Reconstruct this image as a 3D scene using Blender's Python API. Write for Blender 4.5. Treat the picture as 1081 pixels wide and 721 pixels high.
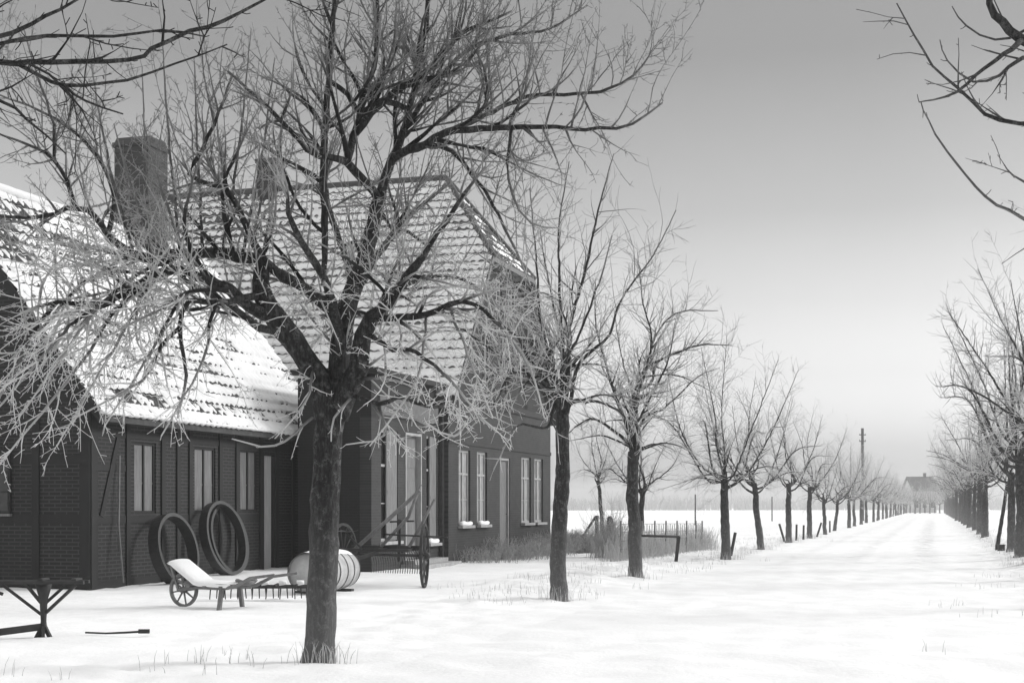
import bpy, math, random
import numpy as np
from mathutils import Vector, Matrix, noise

# ------------------------------------------------------------------ camera, sky, sun, exposure
scene = bpy.context.scene
for o in list(bpy.data.objects): bpy.data.objects.remove(o)
COL = scene.collection
EYE = 1.6
FPX = 1500.0                      # focal length in photograph pixels (photo is 1081 wide)
cam_d = bpy.data.cameras.new('camera'); cam = bpy.data.objects.new('camera', cam_d); COL.objects.link(cam)
cam.location = (0, 0, EYE); cam.rotation_euler = (math.radians(90), 0, 0)
cam_d.sensor_width = 36; cam_d.lens = 36 * FPX / 1081; cam_d.shift_y = 0.1605
cam_d.clip_start = 0.1; cam_d.clip_end = 6000
scene.camera = cam
scene.view_settings.view_transform = 'Standard'; scene.view_settings.look = 'None'
scene.view_settings.exposure = 0.93; scene.view_settings.gamma = 1.0; scene.view_settings.use_curve_mapping = False

SUN_EL, SUN_AZ = math.radians(24), math.radians(72)      # azimuth from +Y towards +X
world = bpy.data.worlds.new('World'); scene.world = world; world.use_nodes = True
wn, wl = world.node_tree.nodes, world.node_tree.links
wn.clear()
wo = wn.new('ShaderNodeOutputWorld'); bg = wn.new('ShaderNodeBackground')
sky = wn.new('ShaderNodeTexSky'); sky.sky_type = 'NISHITA'; sky.sun_disc = False
sky.sun_elevation = SUN_EL; sky.sun_rotation = SUN_AZ
sky.air_density = 1.6; sky.dust_density = 5.0; sky.ozone_density = 1.0
bw = wn.new('ShaderNodeRGBToBW')                          # a black and white photograph
wl.new(sky.outputs[0], bw.inputs[0])
# winter overcast: bright rim of mist low down, greyer above it, bright cloud overhead
wtc = wn.new('ShaderNodeTexCoord'); wsp = wn.new('ShaderNodeSeparateXYZ'); wrp = wn.new('ShaderNodeValToRGB'); wmu = wn.new('ShaderNodeMath'); wm2 = wn.new('ShaderNodeMath')
wl.new(wtc.outputs['Generated'], wsp.inputs[0]); wl.new(wsp.outputs[2], wrp.inputs[0])
we = wrp.color_ramp.elements
SKY_R = [(0.0, 1.0), (.04, .62), (.09, .40), (.14, .29), (.2, .20), (.30, .135), (.40, .14), (.6, .46), (1.0, .78)]
we[0].position, we[0].color = SKY_R[0][0], (SKY_R[0][1],) * 3 + (1,)
we[1].position, we[1].color = SKY_R[-1][0], (SKY_R[-1][1],) * 3 + (1,)
for p_, v_ in SKY_R[1:-1]: e_ = we.new(p_); e_.color = (v_, v_, v_, 1)
wmu.operation = 'MULTIPLY'; wmu.inputs[1].default_value = 4.0; wl.new(wrp.outputs[0], wmu.inputs[0])
# the cloud is thinner and brighter to the left of the view
wm3 = wn.new('ShaderNodeMath'); wm3.operation = 'MULTIPLY_ADD'; wm3.inputs[1].default_value = -.9; wm3.inputs[2].default_value = 1.12; wl.new(wsp.outputs[0], wm3.inputs[0])
wm4 = wn.new('ShaderNodeMath'); wm4.operation = 'MULTIPLY'; wl.new(wm3.outputs[0], wm4.inputs[0]); wl.new(wmu.outputs[0], wm4.inputs[1])
wno = wn.new('ShaderNodeTexNoise'); wno.inputs['Scale'].default_value = 3.5; wno.inputs['Detail'].default_value = 6; wl.new(wtc.outputs['Generated'], wno.inputs['Vector'])
wm5 = wn.new('ShaderNodeMath'); wm5.operation = 'MULTIPLY_ADD'; wm5.inputs[1].default_value = .22; wm5.inputs[2].default_value = .89; wl.new(wno.outputs[0], wm5.inputs[0])
wm6 = wn.new('ShaderNodeMath'); wm6.operation = 'MULTIPLY'; wl.new(wm5.outputs[0], wm6.inputs[0]); wl.new(wm4.outputs[0], wm6.inputs[1])
wm2.operation = 'MULTIPLY'; wl.new(wm6.outputs[0], wm2.inputs[0]); wl.new(bw.outputs[0], wm2.inputs[1]); wl.new(wm2.outputs[0], bg.inputs['Color'])
bg.inputs['Strength'].default_value = 0.10
wl.new(bg.outputs[0], wo.inputs['Surface'])

sun_d = bpy.data.lights.new('sun', 'SUN'); sun = bpy.data.objects.new('sun', sun_d); COL.objects.link(sun)
sun_d.energy = 1.3; sun_d.angle = math.radians(14); sun_d.color = (1, 1, 1)
sd = Vector((math.sin(SUN_AZ) * math.cos(SUN_EL), math.cos(SUN_AZ) * math.cos(SUN_EL), math.sin(SUN_EL)))
sun.rotation_euler = sd.to_track_quat('Z', 'Y').to_euler()
sun.location = (0, 0, 30)

scene.cycles.volume_bounces = 1

# ------------------------------------------------------------------ frames and helpers
K = 0.2967                                   # the avenue runs along (K, 1)
NRM = math.hypot(K, 1)
ANG = math.atan2(1, K)                       # local x = along the avenue, local y = to its left
CU, SU = K / NRM, 1 / NRM
def uoff(D, off):                            # depth and sideways offset -> avenue frame (u, l)
    X, Y = off + K * D, D
    return X * CU + Y * SU, -(X * SU - Y * CU)
def W(u, l, z=0.0):                          # avenue frame -> world
    return Vector((u * CU - l * SU, u * SU + l * CU, z))
def at(px, D, z=0.0):                        # measured position: picture column, depth
    return Vector(((px - 540.5) / FPX * D, D, z))

def sm(a, b, x):
    t = min(1, max(0, (x - a) / (b - a))); return t * t * (3 - 2 * t)

def ground_h(X, Y):
    u = X * CU + Y * SU; l = -(X * SU - Y * CU)
    h = 0.03 * noise.noise(Vector((X * .13, Y * .13, 3))) + 0.014 * noise.noise(Vector((X * .45, Y * .45, 7)))
    near = sm(110, 30, u)
    # verge bank on the left of the road, in front of the house
    h += 0.16 * math.exp(-((l - 7.6) / 1.1) ** 2) * sm(22, 27, u) * sm(42, 34, u) * (1 + .6 * noise.noise(Vector((X * 1.3, Y * 1.3, 1))))
    # clods and drifts on the verges
    h += .13 * math.exp(-((l + 2.7) / .8) ** 2) * sm(14, 24, u) * (1 + .7 * noise.noise(Vector((X * .9, Y * .9, 21))))
    verge = math.exp(-((l - 7.2) / 1.6) ** 2) + math.exp(-((l + 2.3) / 0.9) ** 2)
    h += verge * near * 0.06 * noise.noise(Vector((X * 2.6, Y * 2.6, 5)))
    # wheel ruts in the road
    for rc in (0.2, 1.7, 3.6):
        wob = 0.12 * noise.noise(Vector((u * .07, rc, 0)))
        h -= 0.018 * math.exp(-((l - rc - wob) / 0.2) ** 2) * (.6 + .8 * noise.noise(Vector((u * .25, rc, 4))))
        h += 0.012 * noise.noise(Vector((X * 1.6, Y * 1.6, 9)))
    if u > 8: h += 0.012 * noise.noise(Vector((X * 5, Y * 5, 2))) * near
    # drift against the farm buildings
    h += 0.08 * sm(13.6, 15.3, l) * sm(26, 28, u) * sm(42, 38, u)
    return h

def link(o, parent=None):
    COL.objects.link(o)
    if parent is not None: o.parent = parent
    return o
def thing(name, label, cat, loc=(0, 0, 0), rz=0.0, group=None):
    o = bpy.data.objects.new(name, None); COL.objects.link(o)
    o.empty_display_size = .2
    o.location = loc; o.rotation_euler = (0, 0, rz)
    o['label'] = label; o['category'] = cat
    if group: o['group'] = group
    return o
def tag(o, label, cat, group=None):
    o['label'] = label; o['category'] = cat
    if group: o['group'] = group
    return o
def copy_thing(root, loc, rz, label, group=None, scale=None):
    r = root.copy(); COL.objects.link(r); r.location = loc; r.rotation_euler = (0, 0, rz); r['label'] = label
    if group: r['group'] = group
    if scale: r.scale = scale
    for ch in list(root.children):
        c = ch.copy(); COL.objects.link(c); c.parent = r
        for g in list(ch.children):
            d = g.copy(); COL.objects.link(d); d.parent = c
    return r

# ------------------------------------------------------------------ materials (all greys: the photograph is monochrome)
def g3(v): return (v, v, v, 1)
def new_mat(name):
    m = bpy.data.materials.new(name); m.use_nodes = True
    nt = m.node_tree; b = nt.nodes['Principled BSDF']
    return m, nt, b
def ramp(nt, fac, stops):
    r = nt.nodes.new('ShaderNodeValToRGB'); nt.links.new(fac, r.inputs[0])
    e = r.color_ramp.elements
    e[0].position, e[0].color = stops[0][0], g3(stops[0][1])
    e[1].position, e[1].color = stops[-1][0], g3(stops[-1][1])
    for p, v in stops[1:-1]:
        x = e.new(p); x.color = g3(v)
    return r.outputs[0]
def noise_n(nt, vec, scale, detail=4, rough=.55):
    n = nt.nodes.new('ShaderNodeTexNoise'); n.inputs['Scale'].default_value = scale
    n.inputs['Detail'].default_value = detail; n.inputs['Roughness'].default_value = rough
    nt.links.new(vec, n.inputs['Vector']); return n.outputs[0]
def coords(nt, scale=(1, 1, 1), kind='Object'):
    tc = nt.nodes.new('ShaderNodeTexCoord'); mp = nt.nodes.new('ShaderNodeMapping')
    mp.inputs['Scale'].default_value = scale
    nt.links.new(tc.outputs[kind], mp.inputs[0]); return mp.outputs[0]
def bump(nt, b, h, strength=.4, dist=.02):
    bp = nt.nodes.new('ShaderNodeBump'); bp.inputs['Strength'].default_value = strength
    bp.inputs['Distance'].default_value = dist
    nt.links.new(h, bp.inputs['Height']); nt.links.new(bp.outputs[0], b.inputs['Normal'])
def mat_simple(name, v0, v1, scale=6, rough=.8, stretch=(1, 1, 1), bs=.3, bd=.01):
    m, nt, b = new_mat(name); v = coords(nt, stretch)
    n = noise_n(nt, v, scale, 6, .6)
    nt.links.new(ramp(nt, n, [(.3, v0), (.7, v1)]), b.inputs['Base Color'])
    b.inputs['Roughness'].default_value = rough
    bump(nt, b, n, bs, bd); return m

def mat_snow(name, lo=.8, hi=.88, dirt=None, worn=None):
    m, nt, b = new_mat(name); v = coords(nt)
    n1 = noise_n(nt, v, 1.1, 6, .6); n2 = noise_n(nt, v, 14, 5, .6)
    col = ramp(nt, n1, [(.3, lo), (.7, hi)])
    if dirt:
        v2 = coords(nt, dirt)
        nd = noise_n(nt, v2, 1.0, 7, .68)
        msk = ramp(nt, nd, [(.58, 0), (.74, 1)])
        mx = nt.nodes.new('ShaderNodeMix'); mx.data_type = 'RGBA'
        nt.links.new(msk, mx.inputs[0]); nt.links.new(col, mx.inputs[6]); mx.inputs[7].default_value = g3(.5)
        col = mx.outputs[2]
    if worn:
        aw = nt.nodes.new('ShaderNodeAttribute'); aw.attribute_name = 'frost'
        nw = noise_n(nt, coords(nt, worn), 1.0, 8, .7); rw = ramp(nt, nw, [(.40, 0), (.62, 1)])
        mw = nt.nodes.new('ShaderNodeMath'); mw.operation = 'MULTIPLY'; nt.links.new(rw, mw.inputs[0]); nt.links.new(aw.outputs['Fac'], mw.inputs[1])
        mx = nt.nodes.new('ShaderNodeMix'); mx.data_type = 'RGBA'; nt.links.new(mw.outputs[0], mx.inputs[0])
        nt.links.new(col, mx.inputs[6]); mx.inputs[7].default_value = g3(.3); col = mx.outputs[2]
    nt.links.new(col, b.inputs['Base Color'])
    b.inputs['Roughness'].default_value = .85
    b.inputs['Specular IOR Level'].default_value = .2
    bump(nt, b, n2, .35, .03)
    return m
M_snow = mat_snow('snow')
M_ground = mat_snow('field_snow', .8, .88, None, (3.2, 3.2, 3.2))
M_road = mat_snow('packed_snow', .78, .86, None, (2.2, .9, 1))
M_roofsnow = mat_snow('roof_snow', .58, .74)
M_roofsnow2 = mat_snow('thin_roof_snow', .7, .86)

def mat_brick(name, axis, c1, c2, mortar, bw_=.26, rh=.075, ms=.011):
    m, nt, b = new_mat(name)
    tc = nt.nodes.new('ShaderNodeTexCoord'); sp = nt.nodes.new('ShaderNodeSeparateXYZ'); cb = nt.nodes.new('ShaderNodeCombineXYZ')
    nt.links.new(tc.outputs['Object'], sp.inputs[0])
    nt.links.new(sp.outputs[axis], cb.inputs[0]); nt.links.new(sp.outputs[2], cb.inputs[1])
    br = nt.nodes.new('ShaderNodeTexBrick'); br.inputs['Scale'].default_value = 1
    br.inputs['Brick Width'].default_value = bw_; br.inputs['Row Height'].default_value = rh
    br.inputs['Mortar Size'].default_value = ms; br.inputs['Mortar Smooth'].default_value = .3
    br.inputs['Color1'].default_value = g3(c1); br.inputs['Color2'].default_value = g3(c2); br.inputs['Mortar'].default_value = g3(mortar)
    nt.links.new(cb.outputs[0], br.inputs['Vector'])
    n = noise_n(nt, tc.outputs['Object'], 1.2, 6, .65)
    mul = nt.nodes.new('ShaderNodeMix'); mul.data_type = 'RGBA'; mul.blend_type = 'MULTIPLY'; mul.inputs[0].default_value = 1
    nt.links.new(br.outputs[0], mul.inputs[6]); nt.links.new(ramp(nt, n, [(.25, .65), (.75, 1.25)]), mul.inputs[7])
    nt.links.new(mul.outputs[2], b.inputs['Base Color']); b.inputs['Roughness'].default_value = .9
    bump(nt, b, br.outputs[1], -.3, .01)
    return m
M_brick_x = mat_brick('barn_brick_long', 0, .004, .009, .034, ms=.014)
M_brick_y = mat_brick('barn_brick_end', 1, .004, .010, .034, ms=.014)
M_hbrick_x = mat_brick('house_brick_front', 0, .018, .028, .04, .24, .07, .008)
M_hbrick_y = mat_brick('house_brick_shaded_side', 1, .004, .007, .012, .24, .07, .008)  # house brick darkened: shade of the walls turned from the sun, as colour
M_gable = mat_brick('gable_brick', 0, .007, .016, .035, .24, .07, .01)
M_chim = mat_brick('chimney_brick', 0, .012, .045, .05, .26, .08, .012)
M_timber = mat_simple('tarred_timber', .002, .006, 9, .8, (1, 1, .3))
M_plaster = mat_simple('pale_plaster', .08, .14, 5, .85)
M_paint = mat_simple('white_paint', .25, .38, 9, .5, (1, 1, .4), .1)
M_shutter = mat_simple('weathered_board', .10, .19, 5, .8, (5, 5, .6), .2)
M_pane = mat_simple('sky_reflection_glass', .26, .42, 4, .25)  # pale base colour paints the sky's reflection into the panes
M_dark = mat_simple('dark_glass', .015, .03, 4, .1)
M_tile = mat_simple('roof_tile', .02, .05, 7, .8)
M_tile_wet = mat_simple('roof_tile_dark', .03, .07, 5, .8)
M_wood = mat_simple('grey_wood', .10, .2, 6, .8, (1, 1, 1), .2)
M_darkwood = mat_simple('dark_wood', .015, .04, 6, .8)
M_iron = mat_simple('rusty_iron', .006, .018, 14, .6)
M_barrel = mat_simple('frosted_barrel_staves', .3, .5, 5, .8, (1, 1, 1), .2)
M_stone = mat_simple('step_stone', .25, .4, 8, .9)
M_weed = mat_simple('frosted_weed', .35, .7, 8, .9)
M_straw = mat_simple('frosted_dry_grass', .32, .6, 3, .9)
M_shrub = mat_simple('frosted_shrub', .2, .48, 9, .9)
M_paledoor = mat_simple('pale_door', .32, .45, 5, .8, (5, 5, .6), .2)
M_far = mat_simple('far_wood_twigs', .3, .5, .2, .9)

def mat_bark(name, twig=False):
    m, nt, b = new_mat(name); v = coords(nt, (1, 1, .22) if not twig else (1, 1, 1))
    n = noise_n(nt, v, 34 if not twig else 12, 8, .68)
    v2 = coords(nt); n2 = noise_n(nt, v2, 9 if not twig else 5.5, 9, .85)
    at_ = nt.nodes.new('ShaderNodeAttribute'); at_.attribute_name = 'frost'
    base = ramp(nt, n, [(.32, .006), (.5, .02), (.72, .07)] if not twig else [(.32, .006), (.6, .02)])
    # patches of rime and lichen
    mx = nt.nodes.new('ShaderNodeMix'); mx.data_type = 'RGBA'
    pat = ramp(nt, n2, [(.52, 0), (.66, .5)] if not twig else [(.57, 0), (.75, .3)])
    nt.links.new(pat, mx.inputs[0]); nt.links.new(base, mx.inputs[6]); mx.inputs[7].default_value = g3(.26)
    mf = nt.nodes.new('ShaderNodeMix'); mf.data_type = 'RGBA'
    nt.links.new(at_.outputs['Fac'], mf.inputs[0]); nt.links.new(mx.outputs[2], mf.inputs[6])
    mf.inputs[7].default_value = g3(.62)
    nt.links.new(mf.outputs[2], b.inputs['Base Color']); b.inputs['Roughness'].default_value = .9
    b.inputs['Specular IOR Level'].default_value = .2
    bump(nt, b, n, .9, .03)
    return m
M_bark = mat_bark('bark'); M_twig = mat_bark('rimed_twigs', True)

# ------------------------------------------------------------------ mesh collector
class MB:
    def __init__(s): s.V = []; s.F = []; s.A = []; s.n = 0; s.sm = []
    def add(s, vs, fs, a=0.0, smooth=False):
        vs = np.asarray(vs, dtype=np.float64).reshape(-1, 3)
        s.V.append(vs); b = s.n
        for f in fs: s.F.append([i + b for i in f])
        s.sm += [smooth] * len(fs)
        s.A.append(np.full(len(vs), a) if np.isscalar(a) else np.asarray(a)); s.n += len(vs)
        return s
    def box(s, c, size, rz=0.0, rx=0.0, ry=0.0):
        x, y, z = [k / 2 for k in size]
        vs = [Vector((i * x, j * y, k * z)) for k in (-1, 1) for j in (-1, 1) for i in (-1, 1)]
        R = Matrix.Rotation(rz, 3, 'Z') @ Matrix.Rotation(ry, 3, 'Y') @ Matrix.Rotation(rx, 3, 'X')
        vs = [tuple(R @ v + Vector(c)) for v in vs]
        return s.add(vs, [(0, 2, 3, 1), (4, 5, 7, 6), (0, 1, 5, 4), (2, 6, 7, 3), (0, 4, 6, 2), (1, 3, 7, 5)])
    def bx(s, x0, x1, y0, y1, z0, z1): return s.box(((x0 + x1) / 2, (y0 + y1) / 2, (z0 + z1) / 2), (abs(x1 - x0), abs(y1 - y0), abs(z1 - z0)))
    def beam(s, p, q, w, h=None):
        h = h or w; p, q = Vector(p), Vector(q); d = (q - p).normalized()
        a = d.cross(Vector((0, 0, 1)))
        if a.length < 1e-3: a = Vector((1, 0, 0))
        a.normalize(); b = a.cross(d).normalized()
        vs = []
        for o in (p, q):
            for (i, j) in ((-1, -1), (1, -1), (1, 1), (-1, 1)): vs.append(tuple(o + a * i * w / 2 + b * j * h / 2))
        return s.add(vs, [(0, 1, 2, 3), (7, 6, 5, 4), (0, 4, 5, 1), (1, 5, 6, 2), (2, 6, 7, 3), (3, 7, 4, 0)])
    def prism(s, poly, axis, a0, a1):
        # poly: 2D points; axis 'x': (y,z) profile extruded along x; 'y': (x,z) profile along y; 'z': (x,y)
        def P(p, a): return (a, p[0], p[1]) if axis == 'x' else (p[0], a, p[1]) if axis == 'y' else (p[0], p[1], a)
        n = len(poly); vs = [P(p, a0) for p in poly] + [P(p, a1) for p in poly]
        fs = [tuple(range(n))[::-1], tuple(range(n, 2 * n))] + [(i, (i + 1) % n, n + (i + 1) % n, n + i) for i in range(n)]
        return s.add(vs, fs)
    def tube(s, pts, rad, k=6, frost=0.0, smooth=True, rough=0.0, rng=None, cap=True):
        P = np.asarray([tuple(p) for p in pts], float); n = len(P)
        R = np.full(n, rad, float) if np.isscalar(rad) else np.asarray(rad, float)
        T = np.gradient(P, axis=0); T /= (np.linalg.norm(T, axis=1, keepdims=True) + 1e-9)
        ref = np.array([0, 0, 1.0]) if abs(T[:, 2]).mean() < .8 else np.array([1.0, 0, 0])
        A = np.cross(T, ref); A /= (np.linalg.norm(A, axis=1, keepdims=True) + 1e-9); B = np.cross(T, A)
        th = np.arange(k) * 2 * math.pi / k
        rr = R[:, None] * np.ones((n, k))
        if rough: rr = rr * (1 + rough * rng.standard_normal((n, k)))
        V = P[:, None, :] + rr[..., None] * (np.cos(th)[None, :, None] * A[:, None, :] + np.sin(th)[None, :, None] * B[:, None, :])
        V = V.reshape(-1, 3); fs = []
        for i in range(n - 1):
            b0 = i * k
            for j in range(k):
                j2 = (j + 1) % k; fs.append((b0 + j, b0 + j2, b0 + k + j2, b0 + k + j))
        if cap: fs.append(tuple(range(k))[::-1]); fs.append(tuple(range((n - 1) * k, n * k)))
        a = frost if np.isscalar(frost) else np.repeat(np.asarray(frost), k)
        return s.add(V, fs, a, smooth)
    def ring(s, c, R, w, t, X, Z, n=36):
        # flat iron band: circle in plane spanned by unit vectors X, Z; width w along the normal, thickness t radially
        X, Z, c = Vector(X).normalized(), Vector(Z).normalized(), Vector(c); N = X.cross(Z)
        vs = []
        for i in range(n):
            a = 2 * math.pi * i / n; d = X * math.cos(a) + Z * math.sin(a)
            for (r, q) in ((R, -w / 2), (R, w / 2), (R - t, w / 2), (R - t, -w / 2)): vs.append(tuple(c + d * r + N * q))
        fs = []
        for i in range(n):
            a, b = 4 * i, 4 * ((i + 1) % n)
            for j in range(4): fs.append((a + j, a + (j + 1) % 4, b + (j + 1) % 4, b + j))
        return s.add(vs, fs)
    def build(s, name, mat, parent=None, loc=None):
        V = np.concatenate(s.V) if s.V else np.zeros((0, 3))
        me = bpy.data.meshes.new(name)
        nf = len(s.F); ls = np.array([len(f) for f in s.F], dtype=np.int32)
        me.vertices.add(len(V)); me.vertices.foreach_set('co', V.astype(np.float32).ravel())
        idx = np.fromiter((i for f in s.F for i in f), dtype=np.int32, count=int(ls.sum()))
        me.loops.add(len(idx)); me.loops.foreach_set('vertex_index', idx)
        me.polygons.add(nf); st = np.zeros(nf, np.int32); st[1:] = np.cumsum(ls)[:-1]
        me.polygons.foreach_set('loop_start', st)
        me.polygons.foreach_set('use_smooth', np.array(s.sm, dtype=bool))
        A = np.concatenate(s.A)
        if A.max() > 0:
            at_ = me.attributes.new('frost', 'FLOAT', 'POINT'); at_.data.foreach_set('value', A.astype(np.float32))
        me.update(calc_edges=True); me.validate()
        me.materials.append(mat)
        o = bpy.data.objects.new(name, me); link(o, parent)
        if loc is not None: o.location = loc
        return o

# ------------------------------------------------------------------ ground and road
def frange(a, b, st):
    r = []; x = a
    while x < b - 1e-6: r.append(x); x += st
    return r
def ground():
    us = [-400, -100, -30] + frange(-12, 10, 1.5) + frange(10, 48, .16) + frange(48, 90, .4) + frange(90, 340, 3) + [340, 380, 440, 520, 640, 800, 1000]
    ls = [-1300, -800, -500, -300, -180, -110, -70, -45, -30, -20, -14, -9, -6] + frange(-4.8, 9.6, .11) + frange(9.6, 22, .3) + [22, 26, 32, 40, 52, 70, 95, 140, 220, 360, 600, 900, 1300]
    L0, L1 = -1.35, 5.25
    k0 = min(range(len(ls)), key=lambda i: abs(ls[i] - L0)); k1 = min(range(len(ls)), key=lambda i: abs(ls[i] - L1))
    V = []; AT = []
    for u in us:
        for l in ls:
            p = W(u, l); V.append((p.x, p.y, ground_h(p.x, p.y) if u < 400 else 0))
            a = .55 * math.exp(-((l - .35) / .42) ** 2) * sm(30, 55, u) + .3 * math.exp(-((l - 2.3) / .35) ** 2) * sm(28, 50, u) + .25 * math.exp(-((l - 4.1) / .3) ** 2) * sm(28, 50, u)
            a += .5 * math.exp(-((l + 2.3) / .9) ** 2) * sm(22, 34, u) + .40 * math.exp(-((l - 7.4) / .9) ** 2) * sm(22, 27, u) * sm(60, 40, u)
            a += .5 * math.exp(-((l - 6.3) / .7) ** 2) * sm(38, 42, u) * sm(140, 60, u) + .12 * sm(9, 12, l) * sm(30, 20, l)
            AT.append(min(1, a) * sm(230, 120, u))
    n = len(ls)
    for name, rng_, mat in (('ground', [j for j in range(n - 1) if not (k0 <= j < k1)], M_ground), ('road', list(range(k0, k1)), M_road)):
        fs = [(i * n + j, (i + 1) * n + j, (i + 1) * n + j + 1, i * n + j + 1) for i in range(len(us) - 1) for j in rng_]
        used = sorted({a for f in fs for a in f}); mp = {a: i for i, a in enumerate(used)}
        m = MB(); m.add([V[a] for a in used], [tuple(mp[a] for a in f) for f in fs], np.array([AT[a] for a in used]), smooth=True)
        o = m.build(name, mat); o['kind'] = 'structure'
ground()
def gz(p): return ground_h(p[0], p[1])

# ------------------------------------------------------------------ roofs
def roof_strip(mt, ms, P0, U, S, N, rng_fn, slope, course, seed, cover, lip=.03, tw=.24, snow_t=.035, na=1.0, ek=1.0):
    """Tile courses (mt) and lying snow (ms).  P0 eave origin, U along the eave, S up the slope, N outward.
    rng_fn(s) gives the span along U at slope distance s."""
    P0, U, S, N = Vector(P0), Vector(U), Vector(S), Vector(N)
    nc = int(round(slope / course)); cs = slope / nc
    for c in range(nc):
        s0, s1 = c * cs, (c + 1) * cs
        a0, a1 = rng_fn(s0); b0, b1 = rng_fn(s1)
        if b1 - b0 < .02 and a1 - a0 < .02: continue
        nu = max(2, int((a1 - a0) / tw * 6))
        rows = []
        for (s, lo, hi, h) in ((s0, a0, a1, lip - .03), (s0, a0, a1, lip), (s1, b0, b1, 0.0)):
            row = []
            for i in range(nu + 1):
                u = lo + (hi - lo) * i / nu
                wv = .018 * math.sin(2 * math.pi * u / tw)
                jit = .012 * noise.noise(Vector((round(u / tw) * 3.1, c * 1.7, seed)))
                row.append(tuple(P0 + U * u + S * s + N * (h + wv + jit)))
            rows += row
        m = nu + 1
        fs = [(r * m + i, r * m + i + 1, (r + 1) * m + i + 1, (r + 1) * m + i) for r in range(2) for i in range(nu)]
        mt.add(rows, fs)
    # snow
    st = .05
    ns = int(slope / st); a0, a1 = rng_fn(0); nu = int((a1 - a0) / .06)
    for i in range(ns): pass
    V = []
    for i in range(ns + 1):
        s = slope * i / ns; lo, hi = rng_fn(s)
        fr = (s / cs) % 1.0
        tl = lip * (1 - fr)
        ci = int(s / cs)
        for j in range(nu + 1):
            u = lo + (hi - lo) * j / nu
            n1 = noise.noise(Vector((u * .55, s * .7, seed)))
            n2 = noise.noise(Vector((u * 1.7, ci * 5.3, seed + 4)))
            n3 = noise.noise(Vector((u * 7, s * 9, seed + 8)))
            edge = ek * (-.42 * math.exp(-((fr) / .16) ** 2) - .25 * math.exp(-((1 - fr) / .10) ** 2))
            wv = math.sin(2 * math.pi * u / tw)
            k = cover(u, s) + na * .55 * n1 + na * .75 * n2 + .45 * n3 + edge - .16 * wv
            t = sm(-.12, .22, k)
            h = tl + .018 * wv * (1 - .6 * t) + (-.02 + (snow_t + .02) * t) + .006 * n3
            if s <= 0.001 or i == ns: h -= .0
            V.append(tuple(P0 + U * u + S * s + N * h))
    m = nu + 1
    fs = [(i * m + j, i * m + j + 1, (i + 1) * m + j + 1, (i + 1) * m + j) for i in range(ns) for j in range(nu)]
    ms.add(V, fs, smooth=True)

def wall_with_openings(m, x0, x1, y0, y1, z0, z1, ops):
    """long wall between x0..x1 (thickness y0..y1) with rectangular openings (xa, xb, za, zb)"""
    xs = sorted({x0, x1} | {v for o in ops for v in (o[0], o[1])})
    for a, b in zip(xs[:-1], xs[1:]):
        cut = sorted([(o[2], o[3]) for o in ops if o[0] <= a + 1e-6 and o[1] >= b - 1e-6]); z = z0
        for (c, d) in cut:
            if c > z + 1e-4: m.bx(a, b, y0, y1, z, c)
            z = d
        if z < z1: m.bx(a, b, y0, y1, z, z1)

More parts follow.
